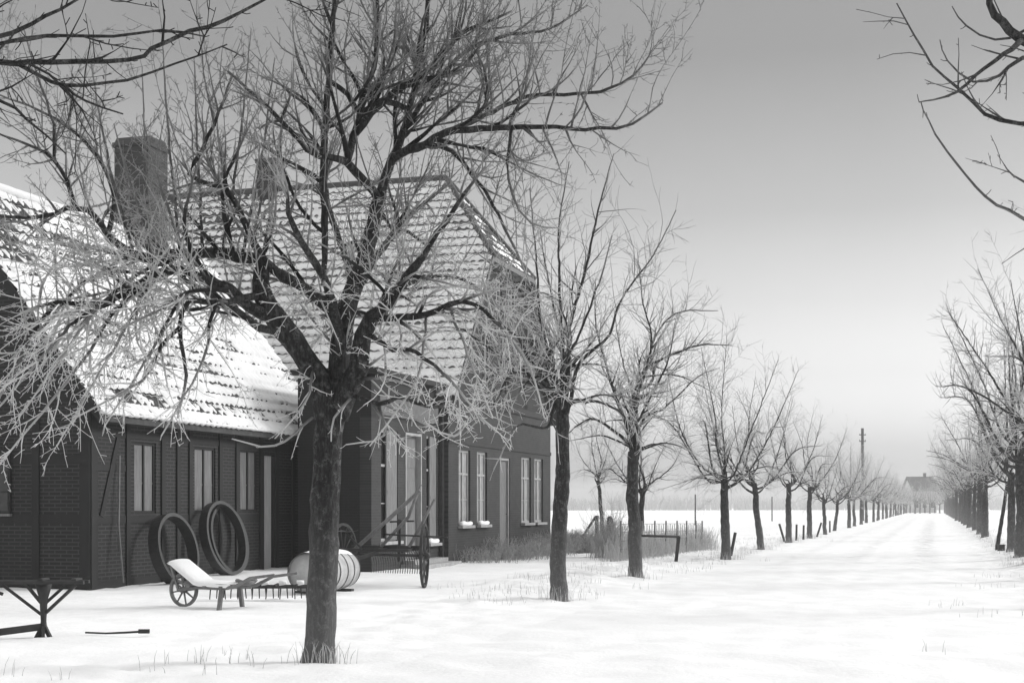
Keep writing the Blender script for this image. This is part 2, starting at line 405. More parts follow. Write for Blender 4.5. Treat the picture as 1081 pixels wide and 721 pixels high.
# ------------------------------------------------------------------ barn (frame: x along avenue, y to the left = away from the road)
# positions along the avenue come from measured depths on the wall line
def ud(D, off): return uoff(D, off)[0]
def barn():
    off = -16.2; l0 = uoff(30, off)[1]; xa, xb = ud(27.3, off), ud(37.5, off)
    base = W(xa, l0, 0); t = thing('barn', 'timber framed dark brick barn with snowy tiled roof on the left', 'barn', base, ANG)
    L = xb - xa; Wd = 7.06; H = 3.75; tan = 1.27; Hr = H + Wd / 2 * tan
    X = lambda D: ud(D, off) - xa
    wins = [(X(28.8), X(29.6), 1.45, 2.9), (X(31.15), X(32.05), 1.45, 2.9), (X(33.2), X(34.05), 1.47, 2.92)]
    door = (X(34.3), X(34.9), 0.0, 2.87)
    m = MB(); wall_with_openings(m, 0, L, 0.0, .3, -.2, H, wins + [door])
    m.bx(0, L, Wd - .3, Wd, -.2, H)
    m.build('wall', M_brick_x, t)
    m = MB()
    gp = [(0, -.2), (Wd, -.2), (Wd, H), (Wd / 2, Hr), (0, H)]
    # near gable with one window
    m.prism([(.0, -.2), (.0, H), (Wd / 2, Hr), (Wd, H), (Wd, -.2)], 'x', -.01, .28)
    m.build('gable_wall', M_brick_y, t); m = MB()
    m.prism([(.0, -.2), (.0, H), (Wd / 2, Hr), (Wd, H), (Wd, -.2)], 'x', L - .28, L + .01)
    m.build('gable_wall', M_brick_y, t)
    # timber frame, long side
    m = MB(); pr = -.035
    posts = [0.0 + .1, X(28.55), X(29.85), X(30.45), X(30.95), X(32.25), X(33.02), X(34.18), X(35.02), X(35.9), L - .1]
    for i, p in enumerate(posts):
        w = .22 if i == 0 else .14
        m.bx(p - w / 2, p + w / 2, pr - .001 * i, .1, .0, H)
    for z, h, a, b in ((.06, .2, 0, X(34.1)), (1.33, .15, 0, X(34.1)), (3.03, .14, 0, L), (3.62, .2, 0, L), (1.33, .15, X(35.1), L), (2.45, .12, X(35.1), L), (2.35, .12, .2, X(28.5))):
        m.bx(a, b, pr + .02, .1, z - h / 2, z + h / 2)
    m.beam((.35, pr + .03, 1.4), (.95, pr + .03, 2.95), .05, .12)
    # timber frame, gable side
    for i, y in enumerate((.1, 1.2, 2.3, 3.53, 4.8, 6.96)):
        hh = H + (Wd / 2 - abs(y - Wd / 2)) * tan
        m.bx(-.045 - .001 * i, .1, y - (.11 if i == 0 else .08), y + (.11 if i == 0 else .08), .0, hh - .1)
    for z in (.06, 1.35, 2.5, 3.7, 5.2, 6.6):
        a = 0 if z <= H else (z - H) / tan
        m.bx(-.03, .1, a + .05, Wd - a - .05, z - .09, z + .09)
    m.build('timber_frame', M_timber, t)
    # boarded upper gable
    # windows: dark timber frame with two pale boards
    for k, (a, b, z0, z1) in enumerate(wins):
        m = MB(); f = .05
        m.bx(a, b, .03, .12, z0, z0 + f); m.bx(a, b, .03, .12, z1 - f, z1)
        m.bx(a, a + f, .031, .12, z0 + f, z1 - f); m.bx(b - f, b, .031, .12, z0 + f, z1 - f)
        c = (a + b) / 2; m.bx(c - .025, c + .025, .032, .12, z0 + f, z1 - f)
        wn_ = m.build('window', M_timber, t)
        for (p, q) in ((a + f, c - .025), (c + .025, b - f)):
            m = MB(); m.bx(p + .003, q - .003, .06, .09, z0 + f + .003, z1 - f - .003); 
            m.bx(p + .004, q - .004, .05, .062, z0 + .6, z0 + .64)
            m.build('shutter', M_shutter, wn_)
    a, b, z0, z1 = door
    m = MB(); m.bx(a + .06, b - .06, .05, .09, .02, z1 - .05); m.build('door', M_paledoor, t)
    m = MB(); m.bx(a, a + .055, -.02, .14, 0, z1); m.bx(b - .055, b, -.02, .14, 0, z1); m.bx(a + .055, b - .055, -.02, .14, z1 - .05, z1); m.build('door_frame', M_timber, t)
    # dark window on the gable side
    m = MB(); m.bx(-.07, -.02, 1.75, 2.25, 1.45, 2.7); wn_ = m.build('window', M_timber, t)
    m = MB()
    for j in range(2):
        for k in range(3): m.bx(-.08, -.06, 1.79 + j * .22, 1.98 + j * .22, 1.5 + k * .39, 1.86 + k * .39)
    m.build('pane', M_dark, wn_)
    m = MB(); m.bx(-.1, -.02, 1.73, 2.27, 1.4, 1.448); m.build('sill', M_shutter, wn_)
    # roof
    th = math.atan(tan); ov = .35; og = .25
    mt, ms = MB(), MB()
    Sv = (0, math.cos(th), math.sin(th)); Nv = (0, -math.sin(th), math.cos(th))
    sl = (Wd / 2 + ov) / math.cos(th)
    def cov(u, s):
        v = .50 + .22 * sm(4.5, 8.5, u) - .35 * sm(.3, .5, s) * sm(.75, .55, s) * 1.6
        return v - .35 * sm(2.5, 5.2, s) * sm(6, 1, u)
    roof_strip(mt, ms, (-og, -ov, H - ov * tan + .06), (1, 0, 0), Sv, Nv, lambda s: (0, L + 2 * og), sl, .33, 3.0, cov, snow_t=.05, lip=.045, ek=1.7)
    Sv2 = (0, -math.cos(th), math.sin(th)); Nv2 = (0, math.sin(th), math.cos(th))
    roof_strip(mt, ms, (L + og, Wd + ov, H - ov * tan + .06), (-1, 0, 0), Sv2, Nv2, lambda s: (0, L + 2 * og), sl, .33, 9.0, cov, snow_t=.05)
    # roof deck under the tiles
    for sgn in (0, 1):
        y0, y1 = (-ov, Wd / 2) if sgn == 0 else (Wd + ov, Wd / 2)
        ze, zr = H - ov * tan + .03, Hr + .03
        m_ = [(y0, ze), (y1, zr), (y1, zr - .12), (y0, ze - .12)]
        mt.prism(m_ if sgn == 0 else m_[::-1], 'x', -og + .01, L + og - .01)
    rf = mt.build('roof', M_tile, t)
    # rolled snow lip along the eave
    rs = np.random.default_rng(3); pts = []; rad = []
    for i in range(160):
        x = -og + (L + 2 * og) * i / 159
        pts.append((x, -ov - .03, H - ov * tan + .085 + .01 * math.sin(x * 27))); rad.append(.045 + .014 * noise.noise(Vector((x * 4, 0, 0))) + .012 * math.sin(x * 26))
    ms.tube(pts, rad, 7)
    pts = [(-og + (L + 2 * og) * i / 60, Wd / 2, Hr + .13 + .015 * noise.noise(Vector((i * .7, 2, 2)))) for i in range(61)]
    ms.tube(pts, .11, 8)
    ms.build('snow_cover', M_roofsnow, rf)
    for x in (-og - .03, L + og + .001):
        m = MB()
        m.prism([(-ov - .02, H - ov * tan - .12), (-ov - .02, H - ov * tan + .1), (Wd / 2, Hr + .14), (Wd / 2, Hr - .1)], 'x', x, x + .03)
        m.prism([(Wd / 2 + .002, Hr - .1), (Wd / 2 + .002, Hr + .14), (Wd + ov + .02, H - ov * tan + .1), (Wd + ov + .02, H - ov * tan - .12)], 'x', x, x + .03)
        m.build('bargeboard', M_timber, t)
    # big stack on the ridge
    cx = ud(35.66, -19.9) - xa; cy = Wd / 2
    m = MB(); zt = 10.72
    w = .47; m.bx(cx - w, cx + w, cy - w, cy + w, Hr - 1.2, zt - .22)
    m.bx(cx - w - .04, cx + w + .04, cy - w - .04, cy + w + .04, zt - .219, zt - .1)
    m.prism([(-w - .0, zt - .099), (w, zt - .099), (w - .1, zt + .04), (-w + .1, zt + .04)], 'y', cy - w, cy + w)
    # shift the prism cap to the stack (prism is built round x=0)
    V = m.V[-1]; V[:, 0] += cx
    ch = m.build('chimney', M_chim, rf)
    return t
barn()

# ------------------------------------------------------------------ farmhouse
def window_part(t, a, b, y, z0, z1, sill=True, snow=False, dark_top=False, kind='pane', dep=.07):
    m = MB(); f = .07; yb = y + dep
    m.bx(a, b, y, yb, z0, z0 + f); m.bx(a, b, y, yb, z1 - f, z1); m.bx(a, a + f, y + .001, yb, z0 + f, z1 - f); m.bx(b - f, b, y + .001, yb, z0 + f, z1 - f)
    c = (a + b) / 2; zt = z0 + (z1 - z0) * .68
    m.bx(c - .03, c + .03, y + .002, yb, z0 + f, z1 - f); m.bx(a + f, c - .03, y + .003, yb, zt - .03, zt + .03); m.bx(c + .03, b - f, y + .003, yb, zt - .03, zt + .03)
    for zz in (z0 + (zt - z0) * .5,):
        m.bx(a + f, c - .03, y + .01, yb, zz - .012, zz + .012); m.bx(c + .03, b - f, y + .01, yb, zz - .012, zz + .012)
    w_ = m.build('window', M_paint, t)
    m = MB(); m.bx(a + f - .01, b - f + .01, y + .04, y + .055, z0 + f - .01, z1 - f + .01); m.build('pane', M_pane if not dark_top else M_dark, w_)
    if sill:
        m = MB(); m.bx(a - .06, b + .06, y - .2, y + .06, z0 - .08, z0 - .002); m.build('sill', M_stone, w_)
    if snow:
        m = MB(); n = 9; pts = [(a + .05 + (b - a - .1) * i / (n - 1), y - .1, z0 + .03 + .02 * math.sin(i)) for i in range(n)]
        m.tube(pts, [.05 + .04 * math.sin(math.pi * (i + .5) / n) for i in range(n)], 9); m.build('snow_cover', M_snow, w_)
    return w_

def farmhouse():
    offB = -13.4; offA = -13.65
    xB0, lB = uoff(39.25, offB); xB1 = ud(49.7, offB)
    lA = uoff(36, offA)[1]; xA0, xA1 = ud(34.5, offA), ud(39.25, offB) - .0
    base = W(xB0, lB, 0); t = thing('farmhouse', 'brick farmhouse with half-hipped snowy tiled roof and frosted shrubs along it', 'house', base, ANG)
    G = xB1 - xB0                # gable width, along the avenue
    DP = 14.5                    # depth away from the road
    H = 4.9; tan = 1.28; Hr = H + G / 2 * tan; Zh = 8.95     # half hip starts at Zh
    xh = (Zh - H) / tan
    X = lambda D: ud(D, offB) - xB0
    wins = [(X(40.1), X(41.1), 1.05, 3.2), (X(41.7), X(42.65), 1.05, 3.2), (X(46.2), X(47.3), 1.05, 3.2), (X(47.7), X(48.75), 1.05, 3.2)]
    door = (X(43.9), X(44.95), .12, 3.1)
    m = MB(); wall_with_openings(m, 0, G, 0, .35, -.2, 4.6, wins + [door]); m.build('front_wall', M_hbrick_x, t)
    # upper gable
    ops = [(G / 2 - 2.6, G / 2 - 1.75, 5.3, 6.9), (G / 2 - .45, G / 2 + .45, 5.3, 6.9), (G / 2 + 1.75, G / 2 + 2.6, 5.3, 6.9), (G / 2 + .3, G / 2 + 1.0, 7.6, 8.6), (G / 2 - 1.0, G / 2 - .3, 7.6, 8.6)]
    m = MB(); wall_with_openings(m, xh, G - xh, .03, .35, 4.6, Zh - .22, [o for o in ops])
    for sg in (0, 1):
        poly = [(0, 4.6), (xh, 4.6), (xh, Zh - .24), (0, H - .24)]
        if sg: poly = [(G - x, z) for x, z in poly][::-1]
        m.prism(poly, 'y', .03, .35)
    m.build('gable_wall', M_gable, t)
    m = MB(); m.bx(-.04, G + .04, -.05, .1, 4.55, 4.75); m.bx(.0, G, -.03, .1, 3.35, 3.47); m.build('cornice', M_hbrick_x, t)
    for o in ops: window_part(t, o[0], o[1], .08, o[2], o[3], sill=False, dark_top=True)
    # side walls and back
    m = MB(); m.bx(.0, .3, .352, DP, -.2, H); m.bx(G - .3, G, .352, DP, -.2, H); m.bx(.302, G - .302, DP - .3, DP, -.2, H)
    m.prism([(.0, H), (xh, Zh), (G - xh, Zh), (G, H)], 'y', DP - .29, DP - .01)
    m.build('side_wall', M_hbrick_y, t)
    for i, (a, b, z0, z1) in enumerate(wins): window_part(t, a, b, .06, z0, z1, snow=i < 2)
    m = MB(); m.bx(door[0] + .08, door[1] - .08, .1, .15, door[2], door[3] - .08)
    for z in (.5, 1.5, 2.3): m.bx(door[0] + .2, door[1] - .2, .085, .101, z, z + .7 if z > .6 else z + .85)
    dd = m.build('door', M_shutter, t)
    m = MB(); m.tube([(door[1] - .2, .08, 1.35), (door[1] - .2, .04, 1.35), (door[1] - .3, .04, 1.35)], .012, 6); m.build('handle', M_iron, dd)
    m = MB(); m.bx(door[0], door[0] + .075, .03, .2, door[2], door[3]); m.bx(door[1] - .075, door[1], .03, .2, door[2], door[3]); m.bx(door[0] + .075, door[1] - .075, .03, .2, door[3] - .075, door[3]); m.build('door_frame', M_paint, t)
    m = MB(); m.bx(door[0] - .2, door[1] + .2, -.6, -.01, -.1, .12); m.build('step', M_stone, t)
    # main roof
    th = math.atan(tan); ov = .3; og = .3; mt, ms = MB(), MB()
    Ln = DP + 2 * og
    sl = (G / 2 + ov) / math.cos(th); sh = (xh + ov) / math.cos(th)
    hipd = 2.25                                   # the ridge starts this far back
    def span(s):
        k = max(0, (s - sh) / (sl - sh)) * hipd
        return (k, Ln - k)
    def cov(u, s): return .46 + .3 * sm(3.2, .3, s) - .30 * sm(6.5, 10, u) * sm(5, 7, s)
    # slope facing the camera: eave runs back from the road along +y
    roof_strip(mt, ms, (-ov, -og, H - ov * tan + .06), (0, 1, 0), (math.cos(th), 0, math.sin(th)), (-math.sin(th), 0, math.cos(th)), span, sl, .36, 21.0, cov, lip=.06, snow_t=.035, na=.45, ek=2.0)
    roof_strip(mt, ms, (G + ov, -og, H - ov * tan + .06), (0, 1, 0), (-math.cos(th), 0, math.sin(th)), (math.sin(th), 0, math.cos(th)), span, sl, .36, 31.0, lambda u, s: -.35, lip=.06, na=.45, ek=2.0)
    # hips
    hh = Hr - Zh; hw = G / 2 - xh; hs = math.hypot(hipd, hh); hc, hn = hipd / hs, hh / hs
    roof_strip(mt, ms, (G / 2 - hw, -og, Zh + .05), (1, 0, 0), (0, hc, hn), (0, -hn, hc), lambda s: (hw * s / hs, 2 * hw - hw * s / hs), hs, .36, 41.0, lambda u, s: -.2, ek=1.8)
    roof_strip(mt, ms, (G / 2 - hw, DP + og, Zh + .05), (1, 0, 0), (0, -hc, hn), (0, hn, hc), lambda s: (hw * s / hs, 2 * hw - hw * s / hs), hs, .36, 43.0, lambda u, s: 0)
    # deck
    y0, y1 = -og + .01, DP + og - .01
    mt.prism([(-ov, H - ov * tan + .03), (-ov, H - ov * tan - .1), (xh, Zh - .1), (xh, Zh + .03)], 'y', y0, y1)
    mt.prism([(G + ov, H - ov * tan - .1), (G + ov, H - ov * tan + .03), (G - xh, Zh + .03), (G - xh, Zh - .1)], 'y', y0, y1)
    rf = mt.build('roof', M_tile_wet, t)
    pts = [(G / 2, y0 + hipd + (y1 - y0 - 2 * hipd) * i / 50, Hr + .09 + .02 * noise.noise(Vector((i, 3, 3)))) for i in range(51)]
    ms.build('snow_cover', M_roofsnow2, rf)
    m = MB(); m.tube(pts, .13, 8)
    for (ya, yb) in ((y0 - .02, y0 + hipd), (y1 + .02, y1 - hipd)):
        for sg in (-1, 1):
            m.tube([Vector((G / 2 + sg * hw, ya, Zh + .06)).lerp(Vector((G / 2, yb, Hr + .09)), i / 8) for i in range(9)], .1, 7)
    m.build('ridge_tiles', M_tile_wet, rf)
    m = MB()
    for sg in (0, 1):
        poly = [(-ov, H - ov * tan - .1), (-ov, H - ov * tan + .09), (xh, Zh + .09), (xh, Zh - .1)]
        if sg: poly = [(G - x, z) for x, z in poly][::-1]
        m.prism(poly, 'y', -og - .03, -og)
    m.bx(xh + .002, G - xh - .002, -og - .03, -og, Zh - .08, Zh + .06)
    m.build('bargeboard', M_shutter, t)
    # ridge chimney
    cx, cy = G / 2, 8.1; w = .31
    m = MB(); m.bx(cx - w, cx + w, cy - w, cy + w, Hr - .8, Hr + .95); m.bx(cx - w - .05, cx + w + .05, cy - w - .05, cy + w + .05, Hr + .952, Hr + 1.08)
    m.build('chimney', M_chim, rf)
    # ---- the lower block between barn and gable
    ya = lA - lB                                     # slightly set back
    a0, a1 = xA0 - xB0, -.002
    XA = lambda D: ud(D, offA) - xB0
    op = [(XA(35.1), XA(36.2), .72, 3.5), (XA(36.7), XA(37.85), .2, 3.5), (XA(38.25), XA(39.05), .6, 3.5)]
    m = MB(); wall_with_openings(m, a0, a1, ya, ya + .3, -.2, 3.75, op); m.build('entrance_wall', M_hbrick_x, t)
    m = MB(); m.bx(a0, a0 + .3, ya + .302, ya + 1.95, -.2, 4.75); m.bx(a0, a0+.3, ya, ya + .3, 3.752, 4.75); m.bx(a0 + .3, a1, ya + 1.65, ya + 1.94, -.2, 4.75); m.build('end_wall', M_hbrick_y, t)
    m = MB(); m.bx(a0 + .302, a1, ya + .01, ya + .28, 3.752, 4.82); m.build('upper_boarding', M_timber, t)
    m = MB(); m.bx(a0 + .45, a1 - .3, ya - .05, ya + .008, 3.85, 4.32); pl = m.build('lintel_panel', M_plaster, t)
    m = MB(); m.bx(a0 + 1.75, a0 + 2.55, ya - .065, ya - .052, 3.92, 4.2); m.build('vent_window', M_dark, pl)
    m = MB(); m.bx(a0 - .15, a1, ya - .22, ya + 2.1, 4.822, 4.96); fr = m.build('flat_roof', M_timber, t)
    m = MB(); m.bx(a0 - .1, a1, ya - .12, ya + 2.0, 4.963, 5.0); m.build('snow_cover', M_snow, fr)
    w1 = window_part(t, op[0][0], op[0][1], ya + .06, op[0][2], op[0][3], dark_top=True); w2 = window_part(t, op[2][0], op[2][1], ya + .06, op[2][2], op[2][3], snow=True, dark_top=True)
    for w_, o_ in ((w1, op[0]), (w2, op[2])):
        m = MB(); xm = o_[0] + (o_[1] - o_[0]) * .36; m.bx(xm, o_[1] + .02, ya + .02, ya + .055, o_[2] + .02, o_[3] - .02)
        m.bx(xm + .05, o_[1] - .03, ya + .012, ya + .021, o_[2] + 1.2, o_[2] + 1.28); m.build('shutter', M_shutter, w_)
    m = MB(); m.bx(op[1][0] + .16, op[1][1] - .07, ya + .12, ya + .17, .2, 3.43); 
    for z in (.4, 1.5, 2.6): m.bx(op[1][0] + .26, op[1][1] - .17, ya + .105, ya + .121, z, z + .75)
    d2 = m.build('door', M_shutter, t)
    m = MB(); m.bx(op[1][0], op[1][0] + .06, ya - .02, ya + .2, .2, 3.5); m.bx(op[1][1] - .06, op[1][1], ya - .02, ya + .2, .2, 3.5); m.bx(op[1][0] + .06, op[1][1] - .06, ya - .02, ya + .2, 3.44, 3.5); m.build('door_frame', M_paint, t)
    m = MB(); m.bx(XA(36.4), XA(39.1), ya - .7, ya - .01, -.1, .1); m.bx(XA(36.5), XA(39.0), ya - .35, ya - .012, .1, .2); m.build('step', M_stone, t)
    m = MB(); m.bx(-.14, -.003, ya - .02, .12, -.1, 4.6); m.build('return_shade_strip', M_darkwood, t)  # dark strip added at the setback, painting the return wall's shade
farmhouse()

# ------------------------------------------------------------------ trees
UP = np.array([0, 0, 1.0])
def nrm(v): return v / (np.linalg.norm(v) + 1e-9)
class Tree:
    def __init__(s, seed, rmin=.0045, spur=0.0, frost_lo=.9, trop=None, dens=(3.2, 5.0, 6.0), ratio=(.5, .45, .42), maxlvl=3, minlen=.12, frost_top=.35, ztop=5.5, wig=.10, whip=0):
        s.whip = whip; s.tip = .10; s.foot = .16
        s.r = np.random.default_rng(seed); s.trunk = MB(); s.crown = MB(); s.rmin = rmin; s.spur = spur
        s.trop = trop or (lambda z, lvl: .03 + .04 * lvl); s.dens = dens; s.ratio = ratio; s.maxlvl = maxlvl; s.minlen = minlen
        s.frost_lo = frost_lo; s.frost_top = frost_top; s.ztop = ztop; s.wig = wig; s.count = 0
    def frost(s, R, z):
        R = np.asarray(R); f = np.clip((.017 - R) / .011, 0, 1)
        zz = np.clip((np.asarray(z) - 3.2) / (s.ztop - 3.2), 0, 1)
        return f * (s.frost_lo * (1 - zz) + s.frost_top * zz) + np.where(R > .1, s.foot * np.clip(1 - np.asarray(z) / 1.7, 0, 1), 0)
    def limb(s, pts, rad, lvl=0, k=9, to_trunk=True, kids=True, kd=None, t0=.12):
        # Catmull-Rom through control points
        P = [np.array(p, float) for p in pts]; out = []; rr = []
        Q = [2 * P[0] - P[1]] + P + [2 * P[-1] - P[-2]]
        for i in range(1, len(Q) - 2):
            n = max(2, int(np.linalg.norm(Q[i + 1] - Q[i]) / .12))
            for j in range(n):
                t = j / n; a, b, c, d = Q[i - 1], Q[i], Q[i + 1], Q[i + 2]
                out.append(.5 * (2 * b + (c - a) * t + (2 * a - 5 * b + 4 * c - d) * t * t + (3 * b - a - 3 * c + d) * t ** 3))
                rr.append(rad[i - 1] * (1 - t) + rad[i] * t)
        out.append(P[-1]); rr.append(rad[-1]); out = np.array(out); rr = np.array(rr)
        jit = s.r.standard_normal(out.shape) * np.clip(rr, .003, .02)[:, None] * .35; jit[0] = 0
        out = out + jit
        (s.trunk if to_trunk else s.crown).tube(out, rr, k, s.frost(rr, out[:, 2]), rough=.05 if to_trunk else 0, rng=s.r)
        if kids: s.children(out, rr, lvl, kd, t0)
        if s.spur and kids:
            for i in range(1, len(out)):
                if rr[i] < .022 and s.r.random() < s.spur * .06:
                    dd = nrm(nrm(out[i] - out[i - 1]) * .5 + s.r.standard_normal(3) * .8); l = s.r.uniform(.03, .09)
                    s.crown.tube([out[i], out[i] + dd * l * .6, out[i] + dd * l + UP * .01], [s.rmin * 1.3, s.rmin, s.rmin * .9], 3, s.frost([s.rmin] * 3, [out[i][2]] * 3), cap=False)
        return out, rr
    def children(s, pts, rr, lvl, kd=None, t0=.12):
        if lvl >= s.maxlvl: return
        seg = np.linalg.norm(np.diff(pts, axis=0), axis=1); L = seg.sum(); cum = np.concatenate([[0], np.cumsum(seg)])
        n = s.r.poisson(L * (kd if kd is not None else s.dens[min(lvl, len(s.dens) - 1)]))
        az = s.r.uniform(0, 6.28)
        if lvl == 0 and s.whip:
            for q in range(s.r.poisson(L * s.whip)):
                i = s.r.integers(int(len(seg) * .15), len(seg)); p = pts[i]
                if p[2] < 3.1: continue
                rad_ = nrm(np.array([p[0], p[1], 0]) + s.r.standard_normal(3) * .6); dd = nrm(UP * 1.0 + rad_ * s.r.uniform(.05, .8))
                s.grow(p, dd, s.r.uniform(.6, 1.7), min(rr[i] * .6, .011), 2)
        for q in range(n):
            t = s.r.uniform(t0, 1.0); x = t * L; i = min(len(seg) - 1, int(np.searchsorted(cum, x) - 1)); i = max(i, 0)
            f = (x - cum[i]) / (seg[i] + 1e-9); p = pts[i] * (1 - f) + pts[i + 1] * f; r = rr[i] * (1 - f) + rr[i + 1] * f
            d = nrm(pts[i + 1] - pts[i]); az += 2.4 + s.r.normal() * .5
            a = nrm(np.cross(d, UP if abs(d[2]) < .9 else np.array([1.0, 0, 0]))); b = np.cross(d, a)
            an = math.radians(s.r.uniform(25, 62))
            dd = nrm(d * math.cos(an) + (a * math.cos(az) + b * math.sin(az)) * math.sin(an))
            base = L if lvl > 0 else min(L, 2.3)
            cl = base * s.ratio[min(lvl, len(s.ratio) - 1)] * (1.2 - .85 * t) * s.r.uniform(.45, 1.25)
            if lvl == 0: cl = max(cl, .45)
            if p[2] < 3.5 and lvl == 0: cl *= .68
            if cl < s.minlen: continue
            s.grow(p, dd, cl, min(r * .62, .0055 + cl * .013), lvl + 1)
    def grow(s, p, d, L, r, lvl):
        s.count += 1
        n = max(3, int(L / (.13 if lvl < 3 else .09))); st = L / n; pts = [p]; q = p.copy()
        bend = s.r.standard_normal(3) * s.wig * .75 * (st / .13)
        for i in range(n):
            d = nrm(d + s.r.standard_normal(3) * s.wig * (1.0 if lvl < 3 else 1.3) + bend + UP * (s.trop(q[2], lvl) + s.tip * (i / n - .25)))
            q = q + d * st; pts.append(q)
        P = np.array(pts); R = np.maximum(r * (1 - np.linspace(0, 1, n + 1)) ** .8, s.rmin * (1.25 - .6 * np.linspace(0, 1, n + 1))) * (1 + .2 * s.r.standard_normal(n + 1).clip(-1.5, 1.5))
        s.crown.tube(P, R, 5 if lvl == 1 else 3, s.frost(R, P[:, 2]), cap=False)
        s.children(P, R, lvl)
        if s.spur and lvl >= 1:
            m = s.r.poisson(L * s.spur)
            for _ in range(m):
                i = s.r.integers(0, n); f = s.r.random(); pp = P[i] * (1 - f) + P[i + 1] * f
                dd = nrm(nrm(P[i + 1] - P[i]) * .6 + s.r.standard_normal(3) * .8); l = s.r.uniform(.02, .06)
                s.crown.tube([pp, pp + dd * l], [s.rmin, s.rmin * .9], 3, s.frost([s.rmin, s.rmin], [pp[2], pp[2]]), cap=False)
    def done(s, name, label, cat, loc, rz=0, group=None):
        t = thing(name, label, cat, loc, rz, group)
        s.trunk.build('trunk', M_bark, t); s.crown.build('crown', M_twig, t)
        return t

GL, GR = 'trees in the left row of the avenue', 'trees in the right row of the avenue'

# --- first tree, large, in front of the barn; limbs measured on the photograph, given their own depths
D1 = 14.7; B1 = at(336, D1); S1 = D1 / FPX
def p1(px, py, dy=0.0):
    D = D1 + dy; return np.array([(px - 540.5) / FPX * D - B1.x, dy, EYE + (534 - py) / FPX * D])
def trop1(z, lvl): return -.055 + .14 * sm(3.3, 5.2, z) if lvl < 3 else -.02 + .08 * sm(3.2, 5, z)
T = Tree(11, rmin=.0033, spur=11, whip=2.6, trop=trop1, dens=(5.4, 6.0, 5.6), ratio=(.62, .52, .4), frost_lo=1.0, frost_top=.33, ztop=5.2)
px = lambda l: [a * S1 for a in l]
# trunk with root flare
T.limb([p1(335, 712), p1(336, 697), p1(337, 685), p1(340, 640), p1(342, 560), p1(344, 500), p1(347, 455), p1(352, 425), p1(356, 400)],
       px([23, 19, 16.5, 15.5, 15, 14.5, 14.5, 14.5, 10]), k=20, kids=False)
Ld = -.35
T.limb([p1(346, 440), p1(336, 402, -.05), p1(318, 370, -.15), p1(300, 347, -.25), p1(286, 328, -.3), p1(275, 308, -.35), p1(274, 282, -.4)], px([14, 13, 12, 12, 11.5, 10, 7]))
T.limb([p1(290, 335, -.3), p1(262, 322, -.45), p1(240, 305, -.6), p1(208, 290, -.8), p1(182, 281, -1.0), p1(150, 297, -1.2), p1(108, 320, -1.4), p1(60, 318, -1.5), p1(20, 330, -1.6)], px([7, 6, 6, 5, 4, 3.3, 2.6, 2, 1]), kd=5.5)
T.limb([p1(275, 312, -.35), p1(258, 314, -.6), p1(228, 319, -.9), p1(200, 316, -1.1), p1(190, 345, -1.3), p1(197, 395, -1.4), p1(188, 440, -1.5)], px([4, 3.5, 3, 2.6, 2.2, 1.7, .9]), kd=4)
T.limb([p1(276, 300, -.38), p1(275, 275, -.4), p1(252, 270, -.35), p1(228, 266, -.3), p1(190, 267, -.2), p1(153, 271, -.1), p1(128, 259, 0), p1(113, 248, .1), p1(102, 229, .15), p1(80, 219, .2), p1(35, 230, .3), p1(-20, 224, .4)], px([7, 6.5, 6, 5.5, 5, 4.5, 4, 3.6, 3.3, 2.8, 2.2, 1.2]), kd=5)
T.limb([p1(80, 219, .2), p1(70, 190, .2), p1(57, 168, .2), p1(30, 152, .3), p1(-10, 138, .3)], px([2.6, 2.2, 2, 1.5, 1]))
T.limb([p1(57, 168, .2), p1(56, 130, .1), p1(40, 80, 0), p1(25, 30, 0)], px([1.8, 1.5, 1.2, .8]))
T.limb([p1(113, 248, .1), p1(120, 215, .3), p1(110, 175, .5), p1(80, 140, .6), p1(40, 115, .7), p1(0, 100, .8)], px([3, 2.6, 2.2, 1.8, 1.4, 1]))
T.limb([p1(128, 259, 0), p1(120, 280, -.3), p1(85, 300, -.6), p1(45, 345, -.9), p1(10, 380, -1.1)], px([3, 2.5, 2, 1.5, 1]), kd=5)
# middle
T.limb([p1(354, 425, 0), p1(358, 385, .05), p1(361, 350, .1), p1(364, 333, .12), p1(373, 305, .2), p1(385, 272, .25), p1(394, 235, .3), p1(401, 206, .35)], px([10, 11.5, 11.5, 11, 10, 9, 8, 7]))
T.limb([p1(361, 345, .1), p1(349, 328, .0), p1(328, 309, -.15), p1(304, 292, -.3), p1(278, 274, -.4), p1(262, 240, -.5), p1(240, 200, -.55), p1(222, 195, -.6), p1(201, 182, -.6), p1(213, 157, -.6), p1(232, 118, -.5), p1(246, 78, -.5)], px([7, 6.5, 6, 5.5, 5, 3.4, 2.8, 2.6, 2.5, 2.2, 1.6, 1]))
T.limb([p1(401, 210, .35), p1(384, 191, .2), p1(366, 171, 0), p1(346, 165, -.2), p1(325, 158, -.4), p1(283, 112, -.7), p1(240, 75, -1)], px([5, 4.6, 4.2, 3.4, 2.8, 2, 1.2]))
T.limb([p1(342, 300, -.1), p1(343, 235, -.1), p1(341, 190, -.1), p1(344, 140, -.05), p1(347, 85, 0), p1(352, 30, 0), p1(352, -60, 0)], px([2.6, 4, 4, 3.8, 3.4, 2.8, 1.6]))
T.limb([p1(348, 85, 0), p1(368, 100, .1), p1(380, 118, .15), p1(405, 105, .2), p1(430, 115, .4)], px([2.6, 2.8, 3.2, 3.6, 2.6]))
T.limb([p1(366, 171, 0), p1(372, 145, .1), p1(380, 125, .15), p1(384, 95, .2), p1(395, 72, .2), p1(397, 20, .2), p1(398, -50, .2)], px([4, 4, 4, 3.2, 2.6, 2, 1.2]))
